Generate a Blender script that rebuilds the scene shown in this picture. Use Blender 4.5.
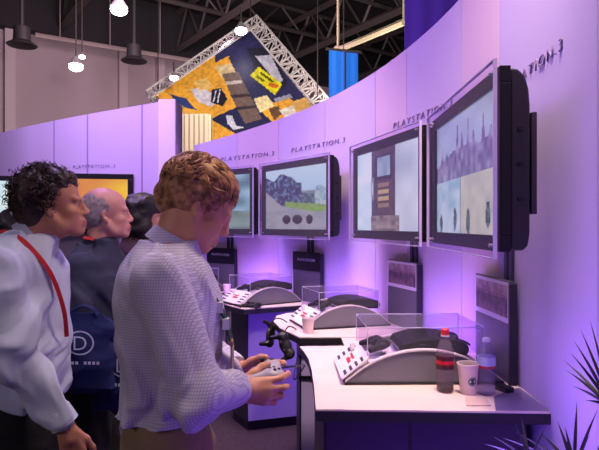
import bpy, bmesh, math, random
import numpy as np
from mathutils import Vector, Matrix, Euler

# ------------------------------------------------------------------ scene reset
for _o in list(bpy.data.objects):
    bpy.data.objects.remove(_o, do_unlink=True)
scene = bpy.context.scene
COL = scene.collection
PI = math.pi
R = math.radians
random.seed(7)
rng = np.random.RandomState(11)

# ------------------------------------------------------------------ camera, world, lights, exposure
CAM_H = 1.6
cd = bpy.data.cameras.new('camera')
cam = bpy.data.objects.new('camera', cd)
COL.objects.link(cam)
cam.location = (0, 0, CAM_H)
cam.rotation_euler = (R(90), 0, 0)
cd.sensor_fit = 'HORIZONTAL'
cd.sensor_width = 36.0
cd.lens = 36.0 * 560.0 / 599.0
cd.clip_end = 200
cd.dof.use_dof = False
scene.camera = cam

world = bpy.data.worlds.new('hall_air')
scene.world = world
world.use_nodes = True
bg = world.node_tree.nodes['Background']
bg.inputs['Color'].default_value = (0.42, 0.34, 0.52, 1)
bg.inputs['Strength'].default_value = 0.085

scene.view_settings.view_transform = 'Standard'
scene.view_settings.look = 'None'
scene.view_settings.exposure = 0.0
scene.view_settings.gamma = 1.0
scene.view_settings.use_curve_mapping = False

# centre and radius of the curved exhibition wall
CX, CY, RW = -3.18, 2.2, 4.03
def pol(r, th, z=0.0, t=0.0):
    """point at radius r and angle th (degrees) of the curved wall, t metres along the tangent"""
    a = R(th)
    return Vector((CX + r*math.cos(a) - t*math.sin(a), CY + r*math.sin(a) + t*math.cos(a), z))

def area_light(name, loc, target, energy, color, size, size_y=None, spread=None):
    ld = bpy.data.lights.new(name, 'AREA')
    ld.energy = energy; ld.color = color
    ld.size = size
    if size_y:
        ld.shape = 'RECTANGLE'; ld.size_y = size_y
    if spread: ld.spread = R(spread)
    o = bpy.data.objects.new(name, ld)
    COL.objects.link(o)
    o.location = loc
    d = Vector(target) - Vector(loc)
    o.rotation_euler = d.to_track_quat('-Z', 'Y').to_euler()
    return o

# key from the aisle side (hall floodlights), overhead fill, violet wash on the curved wall
area_light('hall_flood', (-4.6, -2.6, 3.6), (0.2, 2.6, 1.5), 46, (1.0, 0.80, 0.90), 1.0)
area_light('hall_overhead', (-1.2, 2.6, 6.0), (-0.6, 3.2, 0.5), 72, (1.0, 0.80, 0.86), 2.2)
area_light('desk_downlight', (0.5, 1.6, 3.6), (0.40, 2.5, 1.0), 22, (1.0, 0.76, 0.62), 0.4, spread=80)
area_light('desk_downlight', (-0.3, 3.6, 3.6), (-0.15, 3.9, 1.0), 14, (1.0, 0.76, 0.64), 0.4, spread=80)
for th_, e_ in ((-12, 5), (8.7, 6), (26, 8), (42.5, 8), (57, 4)):
    area_light('violet_wash', pol(3.72, th_, 1.01), pol(4.1, th_, 1.35), e_*0.6, (0.36, 0.16, 1.0), 0.55, 0.04)
for th_ in (-16, -9):
    area_light('violet_floor_wash', pol(3.70, th_, 0.10), pol(4.05, th_, 0.6), 3.5, (0.22, 0.06, 1.0), 0.6, 0.05)
area_light('violet_panel_wash', pol(3.55, 29.5, 0.55), pol(3.72, 37.5, 0.5), 1.5, (0.22, 0.06, 1.0), 0.35, 0.7)
for th_, e_ in ((-8, 4), (10, 12), (30, 19), (50, 20)):
    area_light('violet_flood', pol(2.3, th_, 3.3), pol(4.0, th_, 1.5), e_, (0.50, 0.26, 1.0), 0.5)
area_light('violet_flood_left', (-2.3, 4.2, 3.6), (-2.3, 6.0, 1.9), 46, (0.72, 0.50, 1.0), 1.2, 0.4)
area_light('far_hall_flood', (-3, 12, 6.5), (-5, 24, 4.5), 700, (1.0, 0.72, 0.92), 3.0)
area_light('roof_uplight', (2, 12, 3.5), (2, 16, 10), 210, (1.0, 0.85, 0.75), 3.0)
area_light('added_banner_fill', (-0.4, 6.0, 4.6), (-0.6, 11.0, 4.6), 190, (1.0, 0.92, 0.86), 0.6)  # unseen fill light added to brighten the blue and truss banners

# ------------------------------------------------------------------ helpers
def lin(c):
    out = []
    for v in c[:3]:
        v = v/255.0
        out.append(v/12.92 if v <= 0.04045 else ((v+0.055)/1.055)**2.4)
    return tuple(out)

MATS = {}
def mat(name, rgb, rough=0.6, metal=0.0, noise=0.0, nscale=20.0, bump=0.0, bscale=80.0, emis=None, estr=0.0, coat=0.0, spec=0.5):
    if name in MATS: return MATS[name]
    m = bpy.data.materials.new(name); m.use_nodes = True
    nt = m.node_tree; b = nt.nodes['Principled BSDF']
    c = lin(rgb)
    b.inputs['Base Color'].default_value = (*c, 1)
    b.inputs['Roughness'].default_value = rough
    b.inputs['Metallic'].default_value = metal
    b.inputs['Coat Weight'].default_value = coat
    b.inputs['Specular IOR Level'].default_value = spec
    tc = nt.nodes.new('ShaderNodeTexCoord')
    if noise > 0:
        n = nt.nodes.new('ShaderNodeTexNoise'); n.inputs['Scale'].default_value = nscale; n.inputs['Detail'].default_value = 4
        nt.links.new(tc.outputs['Object'], n.inputs['Vector'])
        r = nt.nodes.new('ShaderNodeValToRGB')
        r.color_ramp.elements[0].position = 0.3; r.color_ramp.elements[1].position = 0.7
        r.color_ramp.elements[0].color = (*[x*(1-noise) for x in c], 1)
        r.color_ramp.elements[1].color = (*[min(1, x*(1+noise)) for x in c], 1)
        nt.links.new(n.outputs['Fac'], r.inputs['Fac']); nt.links.new(r.outputs['Color'], b.inputs['Base Color'])
    if bump > 0:
        n2 = nt.nodes.new('ShaderNodeTexNoise'); n2.inputs['Scale'].default_value = bscale; n2.inputs['Detail'].default_value = 3
        nt.links.new(tc.outputs['Object'], n2.inputs['Vector'])
        bp = nt.nodes.new('ShaderNodeBump'); bp.inputs['Strength'].default_value = bump; bp.inputs['Distance'].default_value = 0.01
        nt.links.new(n2.outputs['Fac'], bp.inputs['Height']); nt.links.new(bp.outputs['Normal'], b.inputs['Normal'])
    if emis:
        b.inputs['Emission Color'].default_value = (*lin(emis), 1)
        b.inputs['Emission Strength'].default_value = estr
    MATS[name] = m
    return m

def clear_mat(name, rgb=(235, 230, 250), refl=0.12, tint=0.95):
    if name in MATS: return MATS[name]
    m = bpy.data.materials.new(name); m.use_nodes = True
    nt = m.node_tree
    for n in list(nt.nodes): nt.nodes.remove(n)
    out = nt.nodes.new('ShaderNodeOutputMaterial')
    tr = nt.nodes.new('ShaderNodeBsdfTransparent'); tr.inputs['Color'].default_value = (*[x*tint for x in lin(rgb)], 1)
    gl = nt.nodes.new('ShaderNodeBsdfPrincipled'); gl.inputs['Roughness'].default_value = 0.12
    gl.inputs['Base Color'].default_value = (*lin(rgb), 1)
    mx = nt.nodes.new('ShaderNodeMixShader'); mx.inputs['Fac'].default_value = refl
    nt.links.new(tr.outputs[0], mx.inputs[1]); nt.links.new(gl.outputs[0], mx.inputs[2]); nt.links.new(mx.outputs[0], out.inputs['Surface'])
    MATS[name] = m
    return m

def color_attr_mat(name, emis=0.0, rough=0.5):
    if name in MATS: return MATS[name]
    m = bpy.data.materials.new(name); m.use_nodes = True
    nt = m.node_tree; b = nt.nodes['Principled BSDF']
    a = nt.nodes.new('ShaderNodeAttribute'); a.attribute_name = 'Col'
    b.inputs['Roughness'].default_value = rough
    if emis > 0:
        b.inputs['Base Color'].default_value = (0.01, 0.01, 0.012, 1)
        nt.links.new(a.outputs['Color'], b.inputs['Emission Color'])
        b.inputs['Emission Strength'].default_value = emis
    else:
        nt.links.new(a.outputs['Color'], b.inputs['Base Color'])
    MATS[name] = m
    return m

def tag(o, label=None, cat=None, group=None, kind=None):
    if label: o['label'] = label
    if cat: o['category'] = cat
    if group: o['group'] = group
    if kind: o['kind'] = kind
    return o

def thing(name, label, cat, loc=(0, 0, 0), rz=0.0, group=None):
    o = bpy.data.objects.new(name, None); COL.objects.link(o)
    o.empty_display_size = 0.05
    o.location = loc; o.rotation_euler = (0, 0, rz)
    return tag(o, label, cat, group)

def copy_tree(o, parent=None):
    c = o.copy(); COL.objects.link(c); c.parent = parent
    for ch in list(o.children): copy_tree(ch, c)
    return c

def link_mesh(name, me, m=None, parent=None, smooth=False):
    o = bpy.data.objects.new(name, me); COL.objects.link(o)
    if m is not None:
        for mm in (m if isinstance(m, (list, tuple)) else [m]): me.materials.append(mm)
    if parent is not None: o.parent = parent
    if smooth:
        me.polygons.foreach_set('use_smooth', [True]*len(me.polygons))
    return o

class MB:
    """collects shapes and links them as one mesh object"""
    def __init__(s): s.v = []; s.f = []; s.mi = []; s.cur = 0
    def add(s, vs, fs):
        n = len(s.v); s.v += [tuple(p) for p in vs]; s.f += [tuple(i+n for i in f) for f in fs]; s.mi += [s.cur]*len(fs)
        return s
    def box(s, x0, y0, z0, x1, y1, z1, M=None):
        vs = [Vector(p) for p in ((x0,y0,z0),(x1,y0,z0),(x1,y1,z0),(x0,y1,z0),(x0,y0,z1),(x1,y0,z1),(x1,y1,z1),(x0,y1,z1))]
        if M is not None: vs = [M @ p for p in vs]
        return s.add(vs, [(0,3,2,1),(4,5,6,7),(0,1,5,4),(1,2,6,5),(2,3,7,6),(3,0,4,7)])
    def prism(s, pts, z0, z1, M=None):
        n = len(pts)
        vs = [Vector((p[0], p[1], z0)) for p in pts] + [Vector((p[0], p[1], z1)) for p in pts]
        if M is not None: vs = [M @ p for p in vs]
        fs = [tuple(range(n-1, -1, -1)), tuple(range(n, 2*n))] + [(i, (i+1) % n, n+(i+1) % n, n+i) for i in range(n)]
        return s.add(vs, fs)
    def prism_y(s, pts, y0, y1):
        """pts are (x,z); extruded along y"""
        n = len(pts)
        vs = [(p[0], y0, p[1]) for p in pts] + [(p[0], y1, p[1]) for p in pts]
        fs = [tuple(range(n)), tuple(range(2*n-1, n-1, -1))] + [(i, n+i, n+(i+1) % n, (i+1) % n) for i in range(n)]
        return s.add(vs, fs)
    def tube(s, pts, rad, seg=8, closed=False):
        pts = [Vector(p) for p in pts]; n = len(pts)
        rads = rad if isinstance(rad, (list, tuple)) else [rad]*n
        rings = []; prev = None
        for i, p in enumerate(pts):
            if closed: t = pts[(i+1) % n] - pts[i-1]
            else: t = pts[min(i+1, n-1)] - pts[max(i-1, 0)]
            if t.length < 1e-9: t = Vector((0, 0, 1))
            t.normalize()
            if prev is None:
                a = Vector((0, 0, 1)) if abs(t.z) < 0.9 else Vector((1, 0, 0))
                u = t.cross(a).normalized()
            else:
                u = (prev - t*prev.dot(t))
                if u.length < 1e-6: u = t.orthogonal()
                u.normalize()
            prev = u; w = t.cross(u)
            rings.append([p + (u*math.cos(2*PI*k/seg) + w*math.sin(2*PI*k/seg))*rads[i] for k in range(seg)])
        vs = [q for r_ in rings for q in r_]
        fs = []
        m = n if closed else n-1
        for i in range(m):
            for k in range(seg):
                a = i*seg+k; b = i*seg+(k+1) % seg; j = (i+1) % n
                fs.append((a, b, j*seg+(k+1) % seg, j*seg+k))
        if not closed:
            fs.append(tuple(range(seg-1, -1, -1))); fs.append(tuple(range((n-1)*seg, n*seg)))
        return s.add(vs, fs)
    def lathe(s, prof, seg=24, c=(0, 0, 0), M=None):
        n = len(prof); vs = []
        for (r, z) in prof:
            for k in range(seg):
                a = 2*PI*k/seg
                p = Vector((r*math.cos(a), r*math.sin(a), z))
                if M is not None: p = M @ p
                vs.append((p.x+c[0], p.y+c[1], p.z+c[2]))
        fs = [(i*seg+k, i*seg+(k+1) % seg, (i+1)*seg+(k+1) % seg, (i+1)*seg+k) for i in range(n-1) for k in range(seg)]
        if prof[0][0] > 1e-6: fs.append(tuple(range(seg-1, -1, -1)))
        if prof[-1][0] > 1e-6: fs.append(tuple(range((n-1)*seg, n*seg)))
        return s.add(vs, fs)
    def ball(s, c, r, seg=12, rings=8):
        rr = r if isinstance(r, (tuple, list)) else (r, r, r)
        vs = []; 
        for i in range(rings+1):
            ph = PI*i/rings
            for k in range(seg):
                a = 2*PI*k/seg
                vs.append((c[0]+rr[0]*math.sin(ph)*math.cos(a), c[1]+rr[1]*math.sin(ph)*math.sin(a), c[2]-rr[2]*math.cos(ph)))
        fs = [(i*seg+k, i*seg+(k+1) % seg, (i+1)*seg+(k+1) % seg, (i+1)*seg+k) for i in range(rings) for k in range(seg)]
        return s.add(vs, fs)
    def build(s, name, m, parent=None, smooth=False, bevel=0.0, loc=None, rot=None, weld=False):
        me = bpy.data.meshes.new(name)
        me.from_pydata(s.v, [], s.f); me.update()
        if any(s.mi): me.polygons.foreach_set('material_index', s.mi)
        bm = bmesh.new(); bm.from_mesh(me)
        if weld: bmesh.ops.remove_doubles(bm, verts=bm.verts, dist=1e-6)
        if weld: bmesh.ops.recalc_face_normals(bm, faces=bm.faces)
        bm.to_mesh(me); bm.free()
        o = link_mesh(name, me, m, parent, smooth)
        if smooth:
            try: me.set_sharp_from_angle(angle=R(40))
            except Exception: pass
        if bevel > 0:
            b = o.modifiers.new('bevel', 'BEVEL'); b.width = bevel; b.segments = 2; b.limit_method = 'ANGLE'; b.angle_limit = R(40)
        if loc is not None: o.location = loc
        if rot is not None: o.rotation_euler = rot
        return o

def struct(o):
    o['kind'] = 'structure'; return o

def picture(name, P, nx, ny, fn, m, parent=None):
    """grid of faces coloured by fn(u, v) -> sRGB 0..255, u right, v up; P(u, v) -> position"""
    vs = [tuple(P(i/nx, j/ny)) for j in range(ny+1) for i in range(nx+1)]
    fs = [(j*(nx+1)+i, j*(nx+1)+i+1, (j+1)*(nx+1)+i+1, (j+1)*(nx+1)+i) for j in range(ny) for i in range(nx)]
    me = bpy.data.meshes.new(name); me.from_pydata(vs, [], fs); me.update()
    ca = me.color_attributes.new('Col', 'FLOAT_COLOR', 'CORNER')
    cols = np.zeros((ny, nx, 4), np.float32); cols[..., 3] = 1
    for j in range(ny):
        for i in range(nx):
            cols[j, i, :3] = lin(fn((i+.5)/nx, (j+.5)/ny))
    arr = np.repeat(cols.reshape(-1, 4), 4, axis=0)
    ca.data.foreach_set('color', arr.ravel())
    return link_mesh(name, me, m, parent)

def text_mesh(body, size, extr=0.0, spacing=1.0):
    cu = bpy.data.curves.new('lettering', 'FONT'); cu.body = body; cu.size = size; cu.extrude = extr
    cu.space_character = spacing; cu.align_x = 'CENTER'; cu.resolution_u = 3; cu.offset = -0.012*size
    o = bpy.data.objects.new('lettering', cu); COL.objects.link(o)
    bpy.context.view_layer.update()
    me = bpy.data.meshes.new_from_object(o.evaluated_get(bpy.context.evaluated_depsgraph_get()))
    bpy.data.objects.remove(o, do_unlink=True)
    return me

def in_poly(x, y, pts):
    c = False; n = len(pts); j = n-1
    for i in range(n):
        xi, yi = pts[i]; xj, yj = pts[j]
        if (yi > y) != (yj > y) and x < (xj-xi)*(y-yi)/(yj-yi)+xi: c = not c
        j = i
    return c

def hsh(a, b, c=0):
    v = math.sin(a*127.1+b*311.7+c*74.7)*43758.5453
    return v-math.floor(v)
def vnoise(x, y, c=0):
    xi, yi = math.floor(x), math.floor(y); fx, fy = x-xi, y-yi
    fx = fx*fx*(3-2*fx); fy = fy*fy*(3-2*fy)
    a = hsh(xi, yi, c); b = hsh(xi+1, yi, c); d = hsh(xi, yi+1, c); e = hsh(xi+1, yi+1, c)
    return (a*(1-fx)+b*fx)*(1-fy)+(d*(1-fx)+e*fx)*fy
def mixc(a, b, t):
    t = max(0, min(1, t)); return tuple(a[i]*(1-t)+b[i]*t for i in range(3))

# ------------------------------------------------------------------ distance-field modelling (people, gamepads)
class Field:
    def __init__(s, lo, hi, h):
        s.lo = np.array(lo, np.float32); s.h = h
        s.n = [int(math.ceil((hi[i]-lo[i])/h))+1 for i in range(3)]
        s.d = np.full(s.n, 0.5, np.float32)
    def _sub(s, lo, hi):
        a = [max(0, int((lo[i]-s.lo[i])/s.h)) for i in range(3)]
        b = [min(s.n[i], int((hi[i]-s.lo[i])/s.h)+2) for i in range(3)]
        if any(b[i] <= a[i] for i in range(3)): return None
        sl = tuple(slice(a[i], b[i]) for i in range(3))
        ax = [(np.arange(a[i], b[i])*s.h+s.lo[i]).astype(np.float32) for i in range(3)]
        X, Y, Z = np.meshgrid(*ax, indexing='ij')
        return sl, X, Y, Z
    def _comb(s, sl, d, k, op):
        a = s.d[sl]
        if op == 'add':
            if k > 0:
                h = np.clip(0.5+0.5*(a-d)/k, 0, 1); s.d[sl] = a*(1-h)+d*h-k*h*(1-h)
            else: s.d[sl] = np.minimum(a, d)
        elif op == 'sub':
            if k > 0:
                h = np.clip(0.5-0.5*(a+d)/k, 0, 1); s.d[sl] = a*(1-h)+(-d)*h+k*h*(1-h)
            else: s.d[sl] = np.maximum(a, -d)
    def ell(s, c, r, k=0.01, M=None, op='add'):
        """ellipsoid; M is a rotation matrix (columns are the axes)"""
        m = max(r)+k*2+0.02
        q = s._sub([c[i]-m for i in range(3)], [c[i]+m for i in range(3)])
        if q is None: return
        sl, X, Y, Z = q
        X = X-c[0]; Y = Y-c[1]; Z = Z-c[2]
        if M is not None:
            X, Y, Z = (M[0][0]*X+M[1][0]*Y+M[2][0]*Z, M[0][1]*X+M[1][1]*Y+M[2][1]*Z, M[0][2]*X+M[1][2]*Y+M[2][2]*Z)
        k0 = np.sqrt((X/r[0])**2+(Y/r[1])**2+(Z/r[2])**2)
        k1 = np.sqrt((X/r[0]**2)**2+(Y/r[1]**2)**2+(Z/r[2]**2)**2)+1e-6
        s._comb(sl, k0*(k0-1)/k1, k, op)
    def cone(s, a, b, ra, rb, k=0.01, op='add'):
        m = max(ra, rb)+k*2+0.02
        q = s._sub([min(a[i], b[i])-m for i in range(3)], [max(a[i], b[i])+m for i in range(3)])
        if q is None: return
        sl, X, Y, Z = q
        bx, by, bz = (b[i]-a[i] for i in range(3)); L = bx*bx+by*by+bz*bz+1e-12
        X = X-a[0]; Y = Y-a[1]; Z = Z-a[2]
        t = np.clip((X*bx+Y*by+Z*bz)/L, 0, 1)
        s._comb(sl, np.sqrt((X-t*bx)**2+(Y-t*by)**2+(Z-t*bz)**2)-(ra+(rb-ra)*t), k, op)
    def chain(s, pts, rads, k=0.01):
        for i in range(len(pts)-1): s.cone(pts[i], pts[i+1], rads[i], rads[i+1], k)
    def loft(s, lev, k=0.02, grow=0.0, p=2.3):
        """levels (z, cx, cy, rx, ry) of a roughly upright trunk"""
        zs = [l[0] for l in lev]; A = np.array(lev, np.float32)
        mr = A[:, 3:].max()+grow+k+0.03
        q = s._sub([A[:, 1].min()-mr, A[:, 2].min()-mr, zs[0]-0.04], [A[:, 1].max()+mr, A[:, 2].max()+mr, zs[-1]+0.04])
        if q is None: return
        sl, X, Y, Z = q; z1 = Z[0, 0, :]
        # smooth interpolation
        def itp(col):
            fine = np.linspace(zs[0], zs[-1], 200); v = np.interp(fine, zs, A[:, col])
            v = np.convolve(np.pad(v, 8, 'edge'), np.ones(17)/17, 'valid')
            return np.interp(z1, fine, v)[None, None, :]
        cx, cy, rx, ry = itp(1), itp(2), itp(3)+grow, itp(4)+grow
        u = (np.abs((X-cx)/rx)**p+np.abs((Y-cy)/ry)**p)**(1/p)
        d = (u-1)*np.minimum(rx, ry)
        d = np.maximum(d, np.maximum(zs[0]-Z, Z-zs[-1]))
        s._comb(sl, d.astype(np.float32), k, 'add')
    def wrinkle(s, amp, freq, seed, n=5, zs=0.5):
        rs = np.random.RandomState(seed)
        q = s._sub(s.lo, s.lo+np.array(s.n)*s.h); sl, X, Y, Z = q
        m = np.abs(s.d) < 0.03
        x, y, z = X[m], Y[m], Z[m]; acc = np.zeros_like(x)
        wx = 0.03*np.sin(z*13+y*11+seed)+.012*np.sin(z*37+x*29); wz = 0.035*np.sin(x*15+y*12+seed*2)+.012*np.sin(x*33-y*27)
        for i in range(n):
            v = rs.randn(3); v[2] = v[2]*zs; v /= np.linalg.norm(v)
            f = freq*(0.45+1.1*rs.rand()); am = 1.0/(0.6+f/freq)
            w = np.sin((v[0]*(x+wx)+v[1]*(y+wx)+v[2]*(z+wz))*f+rs.rand()*6.28)
            env = 0.5+0.5*np.sin(x*rs.uniform(6, 16)+y*rs.uniform(6, 16)+z*rs.uniform(6, 16)+rs.rand()*6.28)
            acc += 4.2*am*env*(w+0.35*np.sin(2*np.arcsin(np.clip(w, -1, 1)))-0.1)
        s.d[m] += (amp*acc/n*2).astype(np.float32)
    def cut_plane(s, p, n):
        """removes what lies on the side the normal points to"""
        q = s._sub(s.lo, s.lo+np.array(s.n)*s.h); sl, X, Y, Z = q
        s.d[sl] = np.maximum(s.d[sl], (X-p[0])*n[0]+(Y-p[1])*n[1]+(Z-p[2])*n[2])
    def mesh(s, name):
        d = s.d.copy()
        d[0] = d[-1] = 0.5; d[:, 0] = d[:, -1] = 0.5; d[:, :, 0] = d[:, :, -1] = 0.5
        ins = d < 0
        c8 = [ins[i:ins.shape[0]-1+i, j:ins.shape[1]-1+j, k:ins.shape[2]-1+k] for i in (0, 1) for j in (0, 1) for k in (0, 1)]
        cnt = sum(c.astype(np.int8) for c in c8)
        act = (cnt > 0) & (cnt < 8)
        I = np.argwhere(act); N = len(I)
        idx = np.full(act.shape, -1, np.int32); idx[act] = np.arange(N)
        P = np.zeros((N, 3)); W = np.zeros(N)
        corners = [(i, j, k) for i in (0, 1) for j in (0, 1) for k in (0, 1)]
        val = {c: d[I[:, 0]+c[0], I[:, 1]+c[1], I[:, 2]+c[2]] for c in corners}
        for c in corners:
            for ax in range(3):
                if c[ax] == 0:
                    e = list(c); e[ax] = 1; e = tuple(e)
                    a, b = val[c], val[e]; m = (a < 0) != (b < 0)
                    t = np.where(m, a/np.where(m, a-b, 1), 0)
                    q = np.array(c, float)[None, :]+np.zeros((N, 3)); q[:, ax] += t
                    P[m] += q[m]; W[m] += 1
        P = (I+P/W[:, None])*s.h+s.lo
        F = []
        for ax in range(3):
            sl0 = [slice(None)]*3; sl1 = [slice(None)]*3; sl0[ax] = slice(0, -1); sl1[ax] = slice(1, None)
            ch = ins[tuple(sl0)] != ins[tuple(sl1)]
            E = np.argwhere(ch); u, v = (ax+1) % 3, (ax+2) % 3
            E = E[(E[:, u] > 0) & (E[:, v] > 0)]
            inside0 = ins[E[:, 0], E[:, 1], E[:, 2]]
            def cell(du, dv):
                q = E.copy(); q[:, u] -= du; q[:, v] -= dv
                return idx[q[:, 0], q[:, 1], q[:, 2]]
            quad = np.stack([cell(1, 1), cell(0, 1), cell(0, 0), cell(1, 0)], 1)
            quad[~inside0] = quad[~inside0][:, ::-1]
            F.append(quad)
        F = np.concatenate(F); F = F[(F >= 0).all(1)]
        me = bpy.data.meshes.new(name)
        me.vertices.add(N); me.vertices.foreach_set('co', P.astype(np.float32).ravel())
        me.loops.add(len(F)*4); me.loops.foreach_set('vertex_index', F.astype(np.int32).ravel())
        me.polygons.add(len(F)); me.polygons.foreach_set('loop_start', np.arange(0, len(F)*4, 4, dtype=np.int32))
        me.update(calc_edges=True); me.validate()
        me.polygons.foreach_set('use_smooth', [True]*len(me.polygons))
        return me

# ------------------------------------------------------------------ materials
M_wall = mat('lilac_fabric_panel', (196, 176, 214), 0.75, noise=0.03, nscale=1.5, bump=0.03, bscale=300)
M_wall2 = mat('lilac_fabric_panel_pinker', (204, 176, 204), 0.75, noise=0.03, nscale=1.5)
M_wall3 = mat('lilac_fabric_panel_bluer', (184, 168, 216), 0.75, noise=0.03, nscale=1.5)
M_seam = mat('panel_seam_grey', (140, 120, 175), 0.6)
M_black = mat('black_plastic', (22, 20, 26), 0.35)
M_gloss = mat('glossy_black_plastic', (14, 13, 18), 0.3)
M_bezel = mat('black_bezel', (13, 11, 18), 0.4, spec=0.3)
M_pole = mat('dark_metal_bar', (70, 62, 88), 0.35, 0.7)
M_top = mat('pale_maple_laminate', (226, 204, 198), 0.42, noise=0.05, nscale=6)
M_edge = mat('charcoal_edge_band', (34, 30, 38), 0.5)
M_body = mat('grey_violet_laminate', (92, 84, 110), 0.55, noise=0.04, nscale=4)
M_bodydark = mat('charcoal_laminate', (42, 38, 50), 0.45)
M_side = mat('pale_violet_side_panel', (176, 160, 214), 0.5)
M_acr = clear_mat('clear_acrylic', (246, 242, 252), 0.035, 0.985)
M_acredge = mat('acrylic_cut_edge', (196, 184, 220), 0.25)
M_arch = mat('grey_arch_panel', (112, 110, 120), 0.5, noise=0.03, nscale=10)
M_archedge = mat('light_arch_trim', (214, 200, 208), 0.45)
M_white = mat('white_plate', (236, 226, 232), 0.45)
M_red = mat('red_print', (190, 40, 50), 0.5)
M_steel = mat('galvanised_steel', (150, 146, 150), 0.45, 0.4)
M_cab = mat('cable_black', (16, 15, 18), 0.5)

# ------------------------------------------------------------------ floor, hall shell
f = MB(); f.box(-16, -6, -0.1, 22, 40, 0)
struct(f.build('floor', mat('dark_plum_carpet', (58, 40, 50), 0.95, noise=0.25, nscale=30, bump=0.3, bscale=200)))

DA = Vector((-0.573, 0.819, 0)); DB = Vector((0.819, 0.573, 0))     # the hall's own two directions
W0 = Vector((-10.7, 20.0, 0))
def hall(a, b, z):
    return W0 + DA*a + DB*b + Vector((0, 0, z))
def hbox(mb, a0, b0, z0, a1, b1, z1):
    p = [hall(a, b, z) for z in (z0, z1) for (a, b) in ((a0, b0), (a0, b1), (a1, b1), (a1, b0))]
    mb.add(p, [(0,1,2,3),(7,6,5,4),(0,4,5,1),(1,5,6,2),(2,6,7,3),(3,7,4,0)])
M_hall = mat('painted_hall_wall', (176, 158, 160), 0.85, noise=0.06, nscale=0.5)
M_hallpost = mat('painted_hall_post', (196, 178, 178), 0.8)
w = MB(); hbox(w, 0, -9, 0, 0.3, 34, 8.6)
struct(w.build('wall_back', M_hall))
n_trim = 0
for b_ in (0.3, 4.35, 5.9, 10.5, 13.4, 16.8, 20.5):
    n_trim += 1
    w = MB(); hbox(w, -0.25, b_-0.17, 0, 0.0, b_+0.17, 8.6)
    struct(w.build('trim_%d' % n_trim, M_hallpost))
w = MB(); hbox(w, -26, -9, 10.6, 0.3, 34, 10.8)
struct(w.build('ceiling', mat('dark_roof_deck', (34, 31, 32), 0.9, noise=0.2, nscale=0.8)))
M_tr = mat('brown_grey_roof_steel', (74, 66, 62), 0.6, 0.2)
# the roof's fascia and frames
w = MB(); hbox(w, -0.5, -9, 8.6, -0.1, 34, 10.6)
n_trim += 1; struct(w.build('trim_%d' % n_trim, mat('dark_upper_wall', (36, 32, 34), 0.8)))
def bar(mb, p, q, r, seg=4): mb.tube([p, q], r, seg)
def roof_truss(b_, z0=8.9, z1=10.4, a0=-22, a1=-0.5):
    global n_trim
    mb = MB()
    for zz, rr in ((z0, 0.16), (z1, 0.16)):
        bar(mb, hall(a0, b_, zz), hall(a1, b_, zz), rr)
    n = 10
    for i in range(n):
        aa = a0+(a1-a0)*i/n; ab = a0+(a1-a0)*(i+.5)/n; ac = a0+(a1-a0)*(i+1)/n
        bar(mb, hall(aa, b_, z0), hall(ab, b_, z1), 0.06); bar(mb, hall(ab, b_, z1), hall(ac, b_, z0), 0.06)
    n_trim += 1
    struct(mb.build('trim_%d' % n_trim, M_tr))
for b_ in (-2.5, 2.0, 6.5, 11.0, 15.5, 20.0, 25.0, 30.0): roof_truss(b_)
for a_ in (-3.5, -7.5, -11.5, -15.5, -19.5):
    mb = MB()
    bar(mb, hall(a_, -8, 9.6), hall(a_, 33, 9.6), 0.10); bar(mb, hall(a_, -8, 10.5), hall(a_, 33, 10.5), 0.10)
    for i in range(22):
        b0 = -8+41*i/22; b1 = -8+41*(i+.5)/22; b2 = -8+41*(i+1)/22
        bar(mb, hall(a_, b0, 9.6), hall(a_, b1, 10.5), 0.045); bar(mb, hall(a_, b1, 10.5), hall(a_, b2, 9.6), 0.045)
    n_trim += 1; struct(mb.build('trim_%d' % n_trim, M_tr))

# pixel ray at a chosen distance: used to survey positions of far things
def at(px, py, Y):
    return Vector(((px-299.5)/560.0*Y, Y, CAM_H-(py-225.0)/560.0*Y))

# hanging conduit along the far wall
mb = MB(); bar(mb, at(35, 35, 19.4), at(192, 61, 22.5), 0.09, 6)
for px, py, Y in ((60, 39, 19.9), (110, 47.5, 20.8), (160, 56, 21.8)):
    p = at(px, py, Y); bar(mb, p, p+Vector((0, 0, 2.2)), 0.02)
o = mb.build('conduit', mat('pale_conduit', (168, 150, 142), 0.6), smooth=True)
tag(o, 'pale horizontal pipe hung in front of the far hall wall', 'pipe')
# a paler strut rising to the right above the blue banner
mb = MB(); bar(mb, at(338, 50, 14), at(404, 22, 11.2), 0.07, 6); mb.ball(tuple(at(338, 50, 14)), 0.12)
bar(mb, at(404, 22, 11.2), at(404, -40, 11.2), 0.03); bar(mb, at(338, 50, 14), at(338, -60, 14), 0.03)
tag(mb.build('roof_pipe', mat('pale_yellow_pipe', (206, 190, 160), 0.4), smooth=True), 'pale slanting pipe above the blue banner', 'pipe')

# dark unlit high bay lamps and their rods
def dark_lamp(px, py, Y, label):
    p = at(px, py, Y)
    t = thing('high_bay_lamp', label, 'lamp', p, 0, 'unlit high bay lamps')
    md = mat('dark_lamp_metal', (48, 42, 44), 0.6)
    MB().lathe([(0.05, 0.55), (0.22, 0.5), (0.24, 0.12), (0.42, 0.0), (0.40, -0.02), (0.2, 0.08)], 16).build('lamp_shade', md, t, True)
    m = MB(); bar(m, (0, 0, 0.5), (0, 0, 4.0), 0.06, 6); m.build('rod', md, t)
dark_lamp(22, 45, 16, 'unlit dark high bay lamp at the far upper left above the curved wall')
dark_lamp(134, 61, 18, 'unlit dark high bay lamp hanging right of the lit pair of bulbs')

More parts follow.
